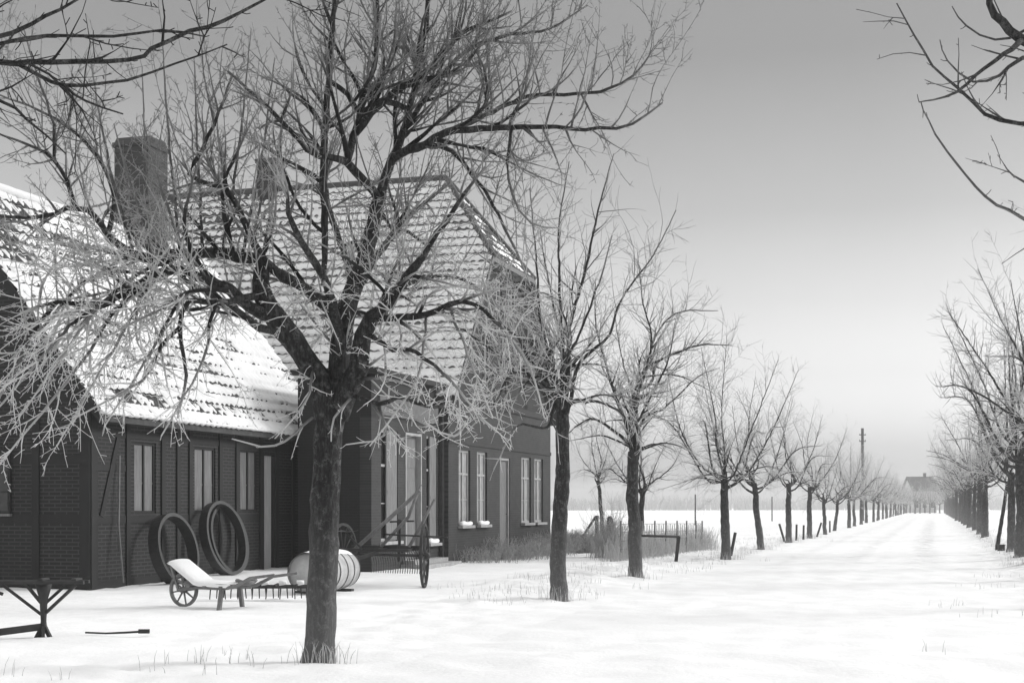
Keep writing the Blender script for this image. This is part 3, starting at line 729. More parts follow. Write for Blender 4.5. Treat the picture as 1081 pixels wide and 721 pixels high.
T.limb([p1(376, 140, .1), p1(391, 120, .2), p1(420, 95, .4), p1(450, 75, .6), p1(472, 50, .8), p1(492, 32, 1), p1(540, 12, 1.2)], px([3.6, 4, 4, 3.6, 3, 2.4, 1.2]))
T.limb([p1(401, 208, .35), p1(410, 178, .4), p1(418, 160, .45), p1(428, 133, .5), p1(437, 96, .5), p1(445, 54, .6), p1(452, 0, .6), p1(455, -70, .6)], px([5.5, 5, 4.8, 4, 3.4, 3, 2.4, 1.2]))
T.limb([p1(414, 168, .42), p1(430, 157, .3), p1(450, 152, .2), p1(471, 138, .1), p1(508, 135, 0), p1(540, 134, -.2), p1(587, 133, -.4), p1(633, 136, -.6), p1(668, 130, -.7), p1(700, 108, -.8)], px([4.6, 4.6, 4.4, 4, 3.4, 2.8, 2.2, 1.8, 1.4, .8]), kd=4.2)
T.limb([p1(471, 138, .1), p1(504, 125, .5), p1(535, 110, .8), p1(560, 101, 1), p1(608, 99, 1.1), p1(655, 88, 1.2), p1(678, 70, 1.3), p1(691, 48, 1.3)], px([3, 2.8, 2.5, 2.3, 1.9, 1.5, 1.2, .8]), kd=3.5)
T.limb([p1(450, 152, .2), p1(478, 160, .3), p1(500, 185, .4), p1(520, 215, .5), p1(545, 265, .6), p1(560, 300, .7)], px([3, 2.5, 2.1, 1.8, 1.3, .8]))
T.limb([p1(428, 133, .5), p1(460, 90, .9), p1(490, 55, 1.3), p1(530, 38, 1.6), p1(580, 30, 1.9), p1(620, 5, 2.0)], px([3, 2.8, 2.4, 2, 1.5, .9]))
T.limb([p1(540, 134, -.2), p1(535, 170, -.2), p1(540, 205, -.2), p1(560, 235, -.2), p1(590, 240, -.2)], px([2, 1.6, 1.4, 1.1, .7]))
# right
T.limb([p1(356, 440, 0), p1(368, 410, -.05), p1(378, 388, -.1), p1(384, 354, -.2), p1(393, 333, -.3), p1(408, 322, -.4), p1(425, 295, -.5), p1(440, 277, -.6), p1(462, 245, -.7), p1(490, 205, -.8), p1(512, 175, -.8)], px([12, 12, 11, 9.5, 8, 6, 5, 4.2, 3, 2, 1]))
T.limb([p1(393, 335, -.3), p1(422, 334, -.5), p1(450, 331, -.7), p1(474, 321, -.9), p1(500, 320, -1.0), p1(530, 345, -1.1), p1(545, 372, -1.2)], px([4, 3.5, 3.2, 2.8, 2, 1.6, .8]), kd=5)
T.limb([p1(362, 412, 0), p1(380, 418, -.2), p1(400, 425, -.4), p1(420, 418, -.6), p1(450, 428, -.8), p1(490, 430, -1.1), p1(525, 455, -1.3)], px([3.4, 2.8, 2.4, 2.2, 1.8, 1.4, .8]), kd=5.5)
T.limb([p1(385, 350, -.2), p1(410, 365, -.7), p1(440, 372, -1.2), p1(475, 400, -1.6), p1(500, 430, -1.9)], px([3, 2.5, 2, 1.5, .8]), kd=5.5)
T.limb([p1(405, 325, .0), p1(430, 300, .5), p1(460, 290, 1.0), p1(500, 300, 1.4), p1(545, 340, 1.7)], px([3, 2.5, 2, 1.6, .8]), kd=5)
# toward and away from the camera, so that the crown is round
T.limb([p1(360, 370, 0), p1(355, 335, -.6), p1(340, 290, -1.1), p1(310, 240, -1.5), p1(300, 190, -1.8)], px([6, 5, 4, 3, 1]))
T.limb([p1(364, 350, 0), p1(372, 320, .7), p1(365, 270, 1.4), p1(345, 210, 2.0), p1(350, 150, 2.4)], px([6, 5, 4, 3, 1]))
T.limb([p1(300, 347, -.2), p1(275, 345, .5), p1(240, 320, 1.2), p1(190, 290, 1.9), p1(150, 240, 2.3)], px([5, 4.5, 3.6, 2.5, 1]))
T.limb([p1(380, 300, 0), p1(405, 260, .8), p1(440, 220, 1.5), p1(480, 190, 2.1)], px([4, 3.4, 2.6, 1]))
# upright shoots from the long left limb
for (x0, y0, x1, y1, dy) in ((190, 267, 170, 20, .2), (215, 266, 205, 60, -.3), (235, 266, 265, 30, .4), (158, 270, 150, 70, .5), (255, 270, 290, 60, .1), (140, 264, 95, 60, -.4), (275, 282, 300, 110, .7), (205, 290, 150, 120, -1.3), (175, 283, 120, 130, -1.0)):
    mx_, my = (x0 + x1) / 2 + (x1 - x0) * .1, (y0 + y1) / 2
    T.limb([p1(x0, y0, -.2), p1(mx_, my, dy * .6), p1(x1, y1, dy)], px([1.7, 1.3, .6]), lvl=1, kd=4)
# hanging sprays lower left
for (x0, y0, xm, ym, x1, y1, dy) in ((150, 297, 90, 340, 20, 440, -1.8), (182, 281, 130, 350, 60, 470, -1.6), (208, 300, 160, 370, 110, 450, -1.4), (120, 318, 50, 370, -30, 460, -2.0), (228, 319, 215, 380, 170, 460, -1.3), (240, 305, 160, 330, 60, 380, -1.7), (160, 290, 80, 390, -10, 500, -1.9), (190, 345, 150, 400, 80, 440, -1.5), (60, 318, 10, 400, -40, 480, -2.1)):
    T.limb([p1(x0, y0, -1), p1((x0 + xm) / 2, (y0 + ym) / 2 - 10, (dy - 1) / 2), p1(xm, ym, dy), p1(x1, y1, dy - .2)], px([2.4, 1.8, 1.4, .7]), lvl=0, k=5, to_trunk=False, kd=8.5)
for (x0, y0, xm, ym, x1, y1, dy) in ((370, 420, 352, 440, 350, 465, -.5), (330, 440, 290, 470, 245, 462, -.8), (450, 331, 440, 400, 390, 470, -1.2), (500, 430, 480, 460, 450, 445, -1.5), (474, 321, 500, 390, 520, 440, -1.3), (330, 392, 322, 425, 290, 462, -.6), (530, 345, 560, 390, 575, 440, -1.2), (400, 425, 405, 460, 365, 468, -.6)):
    T.limb([p1(x0, y0, dy * .5), p1(xm, ym, dy), p1(x1, y1, dy - .1)], px([1.6, 1.2, .6]), lvl=2, k=5, to_trunk=False, kd=6)
T.done('avenue_tree', 'largest rime covered tree with a thick forked trunk, nearest in the left row', 'tree', (B1.x, B1.y, gz(B1)), 0, GL)
print('tree1', T.count, len(T.crown.F))

# --- generic avenue trees
def avenue_tree(seed, h=7.0, fork=2.9, r0=.17, R=2.9, nl=6, lean=(.0, .0), dens=(6.2, 6.4, 5.8), limbs=None, leader=True, fl=.9, ft=.75, spur=0, lf=.31, whip=1.8, side=True):
    T = Tree(seed, rmin=.0038, spur=spur, whip=whip, dens=dens, ratio=(.6, .52, .46), frost_lo=fl, frost_top=ft, ztop=h * .85, trop=lambda z, lvl: .03 + .05 * sm(3, h * .6, z) - (.07 if lvl == 3 else .02), minlen=.16)
    r = T.r
    tr = [np.array([0, 0, -.15]), np.array([0, 0, 0.0]), np.array([0, 0, .15])]
    for i in range(1, 6):
        z = .15 + (fork - .15) * i / 5; tr.append(np.array([lean[0] * z / fork + r.normal() * .014, lean[1] * z / fork + r.normal() * .014, z]))
    T.limb(tr, [r0 * 1.45, r0 * 1.2, r0] + [r0 * (1 - .05 * i) for i in range(1, 6)], k=12, kids=False)
    top = tr[-1]
    if limbs is None:
        limbs = []
        for i in range(nl):
            a = i * 6.28 / nl + r.uniform(-.4, .4); z0 = fork - r.uniform(0, .45); ln = r.uniform(.75, 1.1)
            e = R * ln * (1.12 if i % 2 else .85); hz = h * (r.uniform(.56, .68) if i % 2 else r.uniform(.74, .9))
            limbs.append([(0, 0, z0), (.25 * e * math.cos(a), .25 * e * math.sin(a), z0 + .35), (.62 * e * math.cos(a + .15), .62 * e * math.sin(a + .15), z0 + (hz - z0) * (.75 if i % 2 else .48)), (e * math.cos(a + .2) * .95, e * math.sin(a + .2) * .95, hz - (.35 if i % 2 else .1))])
        if leader: limbs += [[(0, 0, fork - .1), (.1, .08, fork + .9), (-.1, .2, fork + 2), (.15, .1, h - .2)], [(0, 0, fork), (-.25, -.2, fork + 1.1), (-.3, -.5, fork + 2.1), (-.7, -.6, h - .7)]]
    for L in limbs:
        if L[0][2] > fork - .12 and math.hypot(L[0][0] - top[0], L[0][1] - top[1]) < .4:
            L = [(0, 0, fork - .25)] + list(L)          # every leader springs from the fork
            L[1] = (L[1][0] * .8 + top[0] * .2, L[1][1], max(L[1][2], fork + .12))
        P = []
        for j, q in enumerate(L):
            q = np.array(q, float); w_ = 1 if j == 0 else .4
            q[:2] += top[:2] * (q[2] / fork if j == 0 else 1); P.append(q + (r.standard_normal(3) * .07 if j else 0))
        n = len(P); rr = r0 * r.uniform(.85, 1.15) * lf
        T.limb(P, [rr * (1 - .88 * (j / (n - 1)) ** .8) + .004 for j in range(n)], k=7)
        # drooping side limb
        if side and r.random() < .6:
            q = P[1]; d = nrm(np.array([P[-1][0], P[-1][1], 0]) + r.standard_normal(3) * .2); 
            T.limb([q, q + d * .7 + UP * .15, q + d * 1.4 + UP * -.05, q + d * r.uniform(1.8, 2.4) + UP * -.3], [rr * .5, rr * .35, rr * .22, .005], k=5, lvl=0, to_trunk=False, kd=4.5)
    return T

words = ['second', 'third', 'fourth', 'fifth', 'sixth', 'seventh', 'eighth', 'ninth', 'tenth', 'eleventh', 'twelfth', 'thirteenth', 'fourteenth', 'fifteenth', 'sixteenth', 'seventeenth', 'eighteenth', 'nineteenth', 'twentieth', 'twenty-first', 'twenty-second', 'twenty-third', 'twenty-fourth', 'twenty-fifth', 'twenty-sixth', 'twenty-seventh', 'twenty-eighth', 'twenty-ninth', 'thirtieth', 'thirty-first', 'thirty-second', 'thirty-third', 'thirty-fourth', 'thirty-fifth', 'thirty-sixth']

# second tree: long low limb reaching left, two upright leaders
def pt(D, pxb, px_, py, dy=0):
    DD = D + dy; return (at(px_, DD).x - at(pxb, D).x, dy, EYE + (534 - py) / FPX * DD)
D2 = 24.5; q = lambda a, b, d=0: pt(D2, 591, a, b, d)
L2 = [[q(594, 435), q(575, 415, .1), q(545, 388, .2), q(515, 365, .3), q(480, 345, .4), (q(440, 350, .5))],
      [q(595, 425), q(592, 390), q(593, 350), q(590, 290, .1), (q(596, 235, .2)), q(600, 170, .3)],
      [q(595, 420), q(602, 390, -.2), q(622, 365, -.3), q(645, 352, -.4), q(660, 320, -.4), q(690, 270, -.4), q(718, 215, -.4)],
      [q(594, 400), q(598, 350, .3), q(610, 290, .5), q(622, 230, .6), q(640, 160, .7)],
      [q(592, 405), q(583, 370, -.4), q(570, 335, -.8), q(565, 280, -1), q(560, 200, -1.2)],
      [q(594, 410), q(600, 385, .6), q(590, 340, 1.4), q(580, 280, 2.0), q(570, 240, 2.2)],
      [q(595, 415), q(590, 385, -.6), q(610, 340, -1.5), q(630, 290, -2.0), q(640, 250, -2.2)],
      [q(597, 430), q(620, 425, .2), q(650, 435, .4), q(672, 470, .6)],
      [q(593, 420), q(575, 440, -.4), q(545, 450, -.8), q(520, 480, -1)],
      [q(575, 415, .1), q(560, 380, -.5), q(540, 350, -1.1), q(515, 330, -1.6), q(498, 335, -1.9)],
      [q(545, 388, .2), q(530, 400, -.5), q(510, 430, -1.2), q(490, 455, -1.6)],
      [q(594, 405), q(575, 350, .8), q(548, 310, 1.2), q(520, 290, 1.5), q(500, 270, 1.6)],
      [q(588, 400), q(565, 370, .9), q(540, 360, 1.6), q(515, 400, 2.0), q(500, 430, 2.1)]]
T2 = avenue_tree(22, h=8.0, fork=3.25, r0=.15, limbs=L2, whip=1.2, dens=(4.4, 4.6, 4.6), fl=.9, ft=.42, lean=(.06, 0), lf=.29)
b = at(590, D2); T2.done('avenue_tree', 'second tree of the left row, upright, in front of the far corner of the farmhouse', 'tree', (b.x, b.y, gz(b)), 0, GL)
D3 = 31.2; q = lambda a, b, d=0: pt(D3, 671, a, b, d)
L3 = [[q(666, 480), q(655, 462, .2), q(635, 445, .3), q(612, 448, .4), q(590, 470, .5)],
      [q(667, 475), q(668, 430), q(680, 400, .2), q(688, 370, .3), q(715, 335, .4), q(760, 325, .6)],
      [q(668, 470), q(672, 440, -.3), q(675, 410, -.5), q(690, 360, -.6), q(680, 320, -.6), q(672, 270, -.6)],
      [q(668, 480), q(680, 450, .5), q(705, 430, .9), q(740, 405, 1.2), q(765, 390, 1.5)],
      [q(667, 450), q(655, 420, -.6), q(640, 385, -1), q(632, 340, -1.1), q(625, 300, -1.2)],
      [q(668, 465), q(668, 430, 1), q(660, 380, 1.8), q(650, 330, 2.2)],
      [q(668, 465), q(678, 430, -1), q(700, 390, -1.9), q(715, 340, -2.3)],
      [q(680, 400, .2), q(700, 380, .1), q(740, 372, 0), q(780, 370, 0)]]
T3 = avenue_tree(33, h=7.0, fork=2.75, r0=.155, limbs=L3, lean=(-.08, 0), fl=.85, ft=.5)
b = at(671, D3); T3.done('avenue_tree', 'third tree of the left row, leaning slightly left beside the low rail', 'tree', (b.x, b.y, gz(b)), 0, GL)
T4 = avenue_tree(44, h=7.1, fork=2.35, r0=.15, R=2.8, nl=7, lean=(-.05, 0))
b = at(766, 43.2); t4 = T4.done('avenue_tree', 'fourth tree of the left row, with a slanting stake behind its trunk', 'tree', (b.x, b.y, gz(b)), 0, GL)
protos = [t4]
T5 = avenue_tree(55, h=6.5, fork=2.4, r0=.13, R=2.6, nl=6, lean=(-.25, 0))
b = at(803, 52); t5 = T5.done('avenue_tree', 'fifth tree of the left row, its thin trunk curving to the left', 'tree', (b.x, b.y, gz(b)), 0, GL)
T6 = avenue_tree(66, h=6.6, fork=2.6, r0=.14, R=2.7, nl=6, dens=(5.8, 6.0, 5.6))
b = at(832.5, 62); t6 = T6.done('avenue_tree', 'sixth tree of the left row, straight, just beyond the curving one', 'tree', (b.x, b.y, gz(b)), 0, GL)
protos = [t4, t5, t6]
rr = random.Random(5)
Ds = [70.6, 79.5, 91, 104, 113, 124] + [134 + 9.7 * i for i in range(21)]
for i, D in enumerate(Ds):
    off = -6.2 + rr.uniform(-.15, .15); X = off + K * D
    sc = rr.uniform(.86, 1.0); 
    copy_thing(protos[rr.randrange(3)], (X, D, ground_h(X, D) - .02), rr.uniform(0, 6.28), '%s bare roadside tree along the left row of the avenue' % words[i + 5], GL, (sc, sc, sc * rr.uniform(.92, 1.05)))

# --- right row
R1 = avenue_tree(77, h=8.0, fork=3.0, r0=.19, R=3.0, nl=6, fl=.75, ft=.5, dens=(4.6, 5.2, 5.0), side=False)
D = 41.5; X = 2.55 + K * D
tr1 = R1.done('avenue_tree', 'thick trunked tree of the right row cut by the right edge of the photo', 'tree', (X, D, ground_h(X, D)), 0, GR)
rlist = [22.5, 30.5, 36.5, 46.4, 67, 76, 87, 98, 110, 122] + [134 + 11.5 * i for i in range(16)]
for i, D in enumerate(rlist):
    off = 2.45 + rr.uniform(-.1, .1) + (.15 if D < 40 else 0); X = off + K * D; sc = rr.uniform(.92, 1.08)
    if D < 40: lab = ['tree of the right row whose crown enters high at the right edge', 'tree of the right row spreading its crown at mid height over the right verge', 'tree of the right row whose fine twigs fill the lower right crown'][i]
    elif D < 60: lab = 'thick leaning trunk of the right row beside the thin sapling at the right edge'
    else: lab = '%s tree along the right row, counted from the leaning thick trunk' % words[i - 4]
    copy_thing(tr1 if (i % 3) else t6, (X, D, ground_h(X, D) - .02), rr.uniform(0, 6.28), lab, GR, (sc * 1.0, sc, sc))
# thin sapling
s_ = avenue_tree(78, h=4.6, fork=2.4, r0=.07, R=1.3, nl=4, lean=(.35, 0)); b = at(1053, 49)
s_.done('sapling', 'slender leaning sapling between the thick trunks of the right row', 'tree', (b.x, b.y, gz(b)), 0)
m = MB(); m.box((0, 0, .08), (.2, .2, .2)); m.bx(-.12, .12, -.12, .12, .181, .2); o = m.build('crate', M_darkwood, None, (b.x - .05, b.y - .5, gz(b))); tag(o, 'small dark box on the verge at the foot of the sapling', 'box')

# --- near right tree whose branches hang in at the top right corner
DR = 12.5; BR = (2.5 + K * DR, DR)
def pr_(px_, py, dy=0):
    D = DR + dy; return (at(px_, D).x - BR[0], dy, EYE + (534 - py) / FPX * D)
TR = Tree(88, rmin=.004, spur=8, dens=(1.7, 3.2, 3.8), ratio=(.34, .42, .4), frost_lo=.3, frost_top=.12, trop=lambda z, l: .03)
T_ = TR
T_.limb([(0, 0, -.1), (0, 0, .1), (.03, 0, 1), (0, .02, 2), (.02, 0, 2.9)], [.24, .2, .17, .165, .17], k=14, kids=False)
fk = (.02, 0, 2.8)
T_.limb([fk, (-.3, -.1, 3.4), pr_(1140, 260, -.3), pr_(1079, 228, -.4), pr_(1040, 205, -.5), pr_(1000, 158, -.5), pr_(980, 125, -.5), pr_(972, 106, -.5)], [.06, .04, .022, .014, .011, .009, .007, .005], kd=1.5)
T_.limb([fk, (-.1, .1, 3.7), pr_(1150, 130, .2), pr_(1075, 128, .3), pr_(1040, 118, .3), pr_(1010, 90, .3), pr_(985, 68, .3), pr_(965, 35, .3), pr_(947, 2, .3)], [.07, .05, .03, .019, .016, .013, .011, .009, .006], kd=2.2)
T_.limb([fk, (.0, .3, 4.2), pr_(1130, 70, .5), pr_(1078, 40, .5), pr_(1058, 22, .4), pr_(1045, 2, .4), pr_(1040, -60, .3)], [.08, .06, .05, .045, .036, .03, .015], kd=3.2)
T_.limb([pr_(1078, 40, .5), pr_(1060, 56, .2), pr_(1030, 78, .1), pr_(1010, 95, 0), pr_(985, 103, 0), pr_(970, 106, 0)], [.03, .02, .015, .012, .008, .005], kd=2)
T_.limb([pr_(1130, 70, .5), pr_(1079, 60, .2), pr_(1055, 78, .1), pr_(1028, 84, 0), pr_(1000, 62, 0), pr_(992, 40, 0)], [.035, .02, .014, .01, .007, .004], kd=2)
T_.limb([pr_(1140, 0, .5), pr_(1085, 30, .6), pr_(1050, 40, .6), pr_(1020, 25, .5), pr_(1005, 5, .5)], [.035, .014, .01, .008, .005], kd=2)
T_.limb([pr_(1150, 220, .5), pr_(1100, 200, .6), pr_(1070, 183, .6), pr_(1060, 172, .6)], [.035, .014, .009, .005], kd=3)
for a in range(5):
    an = -.6 + a * .5
    T_.limb([fk, (.9 * math.cos(an), .9 * math.sin(an), 3.8), (1.8 * math.cos(an), 1.8 * math.sin(an), 4.9), (2.5 * math.cos(an), 2.5 * math.sin(an), 6.6)], [.09, .06, .035, .01], kd=2)
T_.done('avenue_tree', 'nearest tree of the right row, its bare branches hanging in at the top right corner', 'tree', (BR[0], BR[1], gz(BR)), 0, GR)

# --- near left tree (trunk outside the frame) with limbs across the top left corner
DL = 5.6; BL = (-6.3 + K * DL, DL)
def pl_(px_, py, D): return (at(px_, D).x - BL[0], D - DL, EYE + (534 - py) / FPX * D)
T_ = Tree(99, rmin=.0032, spur=6, dens=(3.0, 4.5, 4), ratio=(.42, .42, .4), frost_lo=.02, frost_top=.0, trop=lambda z, l: .02)
T_.limb([(0, 0, -.1), (0, 0, .1), (.03, 0, 1), (0, .02, 2), (.02, 0, 2.8)], [.24, .2, .17, .165, .17], k=14, kids=False)
fk = (.02, 0, 2.7)
T_.limb([fk, (.5, .6, 3.2), pl_(-160, 70, 7.2), pl_(0, 65, 7.6), pl_(30, 63, 7.7), pl_(135, 62, 7.9), pl_(160, 50, 8), pl_(200, 32, 8.1), pl_(235, 20, 8.2), pl_(275, 0, 8.3), pl_(330, -30, 8.4)], [.07, .05, .03, .016, .015, .012, .012, .012, .011, .008, .005], kd=4.2)
T_.limb([fk, (.4, .5, 3.5), pl_(-160, 60, 6.6), pl_(-20, 40, 6.8), pl_(33, 22, 7), pl_(63, 8, 7), pl_(110, -20, 7.1)], [.06, .045, .025, .012, .010, .008, .005], kd=4.2)
T_.limb([pl_(-160, 70, 7.2), pl_(-10, 45, 7.3), pl_(50, 35, 7.3), pl_(120, 36, 7.4), pl_(170, 30, 7.5), pl_(215, 36, 7.6)], [.02, .011, .009, .008, .006, .004], kd=4.5)
T_.limb([pl_(20, 66, 7.7), pl_(42, 78, 7.7), pl_(68, 88, 7.7), pl_(112, 85, 7.8), pl_(160, 74, 7.9), pl_(240, 45, 8)], [.012, .011, .011, .008, .007, .004], kd=4.2)
T_.limb([pl_(68, 88, 7.7), pl_(90, 105, 7.6), pl_(130, 118, 7.5)], [.009, .006, .004], kd=4.5)
T_.limb([pl_(-160, 70, 7.2), pl_(-10, 100, 7.4), pl_(30, 125, 7.5), pl_(70, 160, 7.6)], [.02, .009, .007, .004], kd=4.5)
for a in range(6):
    an = 1.7 + a * .75
    T_.limb([fk, (.8 * math.cos(an), .8 * math.sin(an), 3.8), (1.7 * math.cos(an), 1.7 * math.sin(an), 5.0), (2.3 * math.cos(an), 2.3 * math.sin(an), 6.6)], [.09, .06, .035, .01], kd=1.2)
T_.done('avenue_tree', 'tree outside the left edge whose long limbs cross the top left corner', 'tree', (BL[0], BL[1], gz(BL)), 0, GL)

# --- slim trees behind the fence
f1 = avenue_tree(101, h=5.2, fork=2.6, r0=.09, R=1.9, nl=5, lean=(-.25, 0), fl=.8, ft=.6)
b = at(638, 56); f1.done('garden_tree', 'small slender tree behind the dark post, between second and third trunks', 'tree', (b.x, b.y, gz(b)))
f2 = avenue_tree(102, h=4.8, fork=2.2, r0=.11, R=2.2, nl=5, lean=(.15, 0), fl=.8, ft=.6)
b = at(674, 47); f2.done('garden_tree', 'dark trunk forking just behind the third tree of the left row', 'tree', (b.x, b.y, gz(b)))

# ------------------------------------------------------------------ yard things
def wheel(parent, c, R, axis_rz, rim_w, rim_t, hub_r, hub_w, spokes, mat, spoke_w, name='wheel'):
    """spoked wheel as its own part; c local centre; wheel plane contains Z and direction axis_rz"""
    X = Vector((math.cos(axis_rz), math.sin(axis_rz), 0)); Z = Vector((0, 0, 1)); N = X.cross(Z); c = Vector(c)
    m = MB(); m.ring(c, R, rim_w, rim_t, X, Z, 40)
    w = m.build(name, mat, parent)
    m = MB()
    for i in range(spokes):
        a = 2 * math.pi * i / spokes + .2; d = X * math.cos(a) + Z * math.sin(a)
        m.tube([c + d * hub_r * .8, c + d * (R - rim_t + .004)], [spoke_w, spoke_w * .8], 6)
    m.build('spokes', mat, w)
    m = MB(); m.tube([c - N * hub_w / 2, c - N * hub_w * .25, c + N * hub_w * .25, c + N * hub_w / 2], [hub_r * .7, hub_r, hub_r, hub_r * .7], 12); m.build('hub', mat, w)
    return w

# trestle like machine frame at the left
b = at(46, 17.2); z = gz(b)
t = thing('horse_gin', 'dark timber machine frame on a braced centre post at the left edge', 'farm machine', (b.x, b.y, z), 0)
m = MB(); m.tube([(0, 0, .05), (0, 0, .2), (0, 0, .45), (0, 0, .66)], [.05, .035, .05, .11], 8); m.build('centre_post', M_darkwood, t)
m = MB(); m.bx(-.95, .52, -.14, -.08, .65, .69); m.bx(-.95, .52, .08, .14, .65, .69)
for x in (-.7, 0, .4): m.bx(x - .03, x + .03, -.13, .13, .691, .715)
m.build('top_frame', M_darkwood, t)
for (p, q) in (((.42, -.1, .64), (.03, 0, .3)), ((-.46, -.1, .64), (-.03, 0, .28)), ((.25, .1, .64), (.03, 0, .42)), ((-.25, .1, .64), (-.03, 0, .42)), ((-.75, -.1, .64), (-.45, -.12, .53))):
    m = MB(); m.beam(p, q, .03, .035); m.build('brace', M_iron, t)
for a in (-.3, 1.0, 2.4, 3.9, 5.0):
    m = MB(); m.beam((0, 0, .16), (.11 * math.cos(a), .11 * math.sin(a), -.03), .035, .045); m.build('foot', M_darkwood, t)
m = MB(); m.beam((-.02, 0, .13), (-.78, -.42, .05), .07, .08); m.beam((-.46, -.25, .08), (-.48, -.26, -.06), .05); m.build('drawbar', M_darkwood, t)

# pole lying in the snow
b = at(90, 17.4); z = gz(b) + .03
m = MB(); m.tube([(0, 0, 0), (.25, 0, -.01), (.5, 0, .0), (.66, 0, .01)], [.012, .012, .014, .014], 7); m.box((.72, 0, .015), (.13, .05, .05))
tag(m.build('tool_pole', M_darkwood, None, (b.x, b.y, z)), 'long thin handled tool lying half buried in the foreground snow', 'tool')

# iron hoops against the barn
lw = uoff(30, -16.2)[1]
def hoop(px_, D, lean_u, R, label, out=.5, w=.13):
    u, l = uoff(D, (px_ - 540.5) / FPX * D - K * D)
    p = W(u, lw - out); t_out = out
    m = MB()
    Zv = Vector((lean_u, math.sin(.22), math.cos(.22))).normalized(); Xv = Vector((math.cos(.03), -math.sin(.03), 0)); Xv = (Xv - Zv * Xv.dot(Zv)).normalized()
    m.ring(tuple(Zv * R), R, w, .075, Xv, Zv, 48)
    o = m.build('iron_hoop', M_iron, None, (p.x, p.y, gz(p) - .02)); o.rotation_euler = (0, 0, ANG)
    tag(o, label, 'hoop', 'big iron hoops leaning on the barn'); return o
hoop(186, 29.7, -.32, .76, 'big dark iron hoop leaning on the barn, left of the wheelbarrow', .6, .24)
hoop(257, 31.4, .02, .84, 'large dark iron hoop leaning below the middle barn window', .6, .2)
hoop(274, 31.8, .02, .8, 'large dark iron hoop close to the pale barn door', .42, .2)

# fork-like tool leaning on the barn
p = W(ud(27.95, -16.2), lw - .12, 0)
t = thing('pitchfork', 'long handled fork hanging against the barn wall beside the first window', 'fork', (p.x, p.y, .0), ANG)
m = MB(); m.tube([(0, -.18, .1), (.12, .0, 1.2), (.25, .06, 2.6)], .016, 7); m.build('handle', M_wood, t)
m = MB()
for k_ in (-1, 0, 1): m.tube([(.1, -.02, 1.1), (.1 + .05 * k_, -.03, 1.0), (.07 + .06 * k_, -.06, .7)], .008, 5)
m.build('prongs', M_iron, t)

# wheelbarrow
b = at(194, 22.6); z = gz(b)
t = thing('wheelbarrow', 'old wooden wheelbarrow with a snow covered bed and spoked wheel', 'wheelbarrow', (b.x, b.y, z), -.45)
wheel(t, (0, 0, .27), .27, 0.0, .05, .04, .05, .16, 8, M_wood, .016)
for s_y in (-.2, .2):
    m = MB(); P = [(-.02, s_y * .6, .27), (.35, s_y * .85, .33), (.95, s_y * 1.1, .33), (1.2, s_y * 1.4, .36), (1.5, s_y * 1.5, .5), (1.95, s_y * 1.5, .56)]
    m.tube(P, [.03, .033, .033, .03, .026, .02], 7); m.build('handle', M_wood, t)
    m = MB(); m.beam((.92, s_y * 1.15, .34), (.90 + .02, s_y * 1.5, -.02), .06, .05); m.build('leg', M_wood, t)
m = MB(); m.box((.66, 0, .375), (.95, .5, .035)); 
for x in (.3, .62, .93): m.box((x, 0, .345), (.07, .56, .03))
m.build('bed', M_wood, t)
m = MB(); m.beam((.38, 0, .40), (-.1, 0, .70), .52, .03)
for s_y in (-.2, .2): m.beam((-.1, s_y, .69), (.05, s_y, .29), .035)
for k_ in range(3): m.beam((-.02 + .1 * k_, .0, .35), (-.0 + .1 * k_, .0, .6 - .06 * k_), .03)
m.build('headboard', M_wood, t)
m = MB()
n = 14; V = []; prof = [(-.13, .74), (-.05, .76), (.1, .66), (.25, .56), (.4, .46), (.5, .44), (.7, .435), (.9, .43), (1.08, .425), (1.12, .39)]
for i, (x, z_) in enumerate(prof):
    for j in range(9):
        y = -.27 + .54 * j / 8; e = 1 - (abs(y) / .27) ** 4
        V.append((x, y, z_ - .05 * (1 - e) + .012 * noise.noise(Vector((x * 6, y * 6, 1)))))
V += [(x, y, (.70 if i == 0 else z_ - .09)) for i, (x, z_) in enumerate(prof) for y in (-.27, .27)]
N0 = len(prof) * 9
fs = [(i * 9 + j, (i + 1) * 9 + j, (i + 1) * 9 + j + 1, i * 9 + j + 1) for i in range(len(prof) - 1) for j in range(8)]
fs += [(i * 9, N0 + 2 * i, N0 + 2 * i + 2, (i + 1) * 9) for i in range(len(prof) - 1)] + [(i * 9 + 8, (i + 1) * 9 + 8, N0 + 2 * i + 3, N0 + 2 * i + 1) for i in range(len(prof) - 1)]
m.add(V, fs, smooth=True); m.build('snow_cover', M_snow, t)
m = MB()
pts = [(1.2 + .14 * math.cos(a / 12 * 6.28), .02 + .16 * math.sin(a / 12 * 6.28), .43 + .02 * math.sin(a)) for a in range(13)]
m.tube(pts, .03, 6); m.build('rope_coil', M_wood, t)

# spike harrow
b = at(268, 23.9); z = gz(b)
t = thing('harrow', 'iron spike harrow with hanging tines behind the wheelbarrow', 'harrow', (b.x, b.y, z), .05)
m = MB()
for y in (0, .22, .44): m.bx(-.75, 1.1, y - .015, y + .015, .22, .26)
for x in (-.7, -.35, 0, .35, .7, 1.05): m.bx(x - .02, x + .02, -.05, .5, .261, .285)
fr = m.build('frame', M_iron, t)
rs = random.Random(4)
for i in range(24):
    x = -.72 + i * .078; y = (0, .22, .44)[i % 3]
    m = MB(); hh = rs.uniform(.05, .1); m.tube([(x, y, .24), (x + rs.uniform(-.02, .02), y, .04)], [.013, .009], 5); m.build('tine', M_iron, t)
m = MB()
for i in range(6): m.tube([(-.5 + i * .3, .2, .30), (-.38 + i * .3, .2, .31)], [.05, .035], 7)
m.build('snow_cover', M_snow, t)

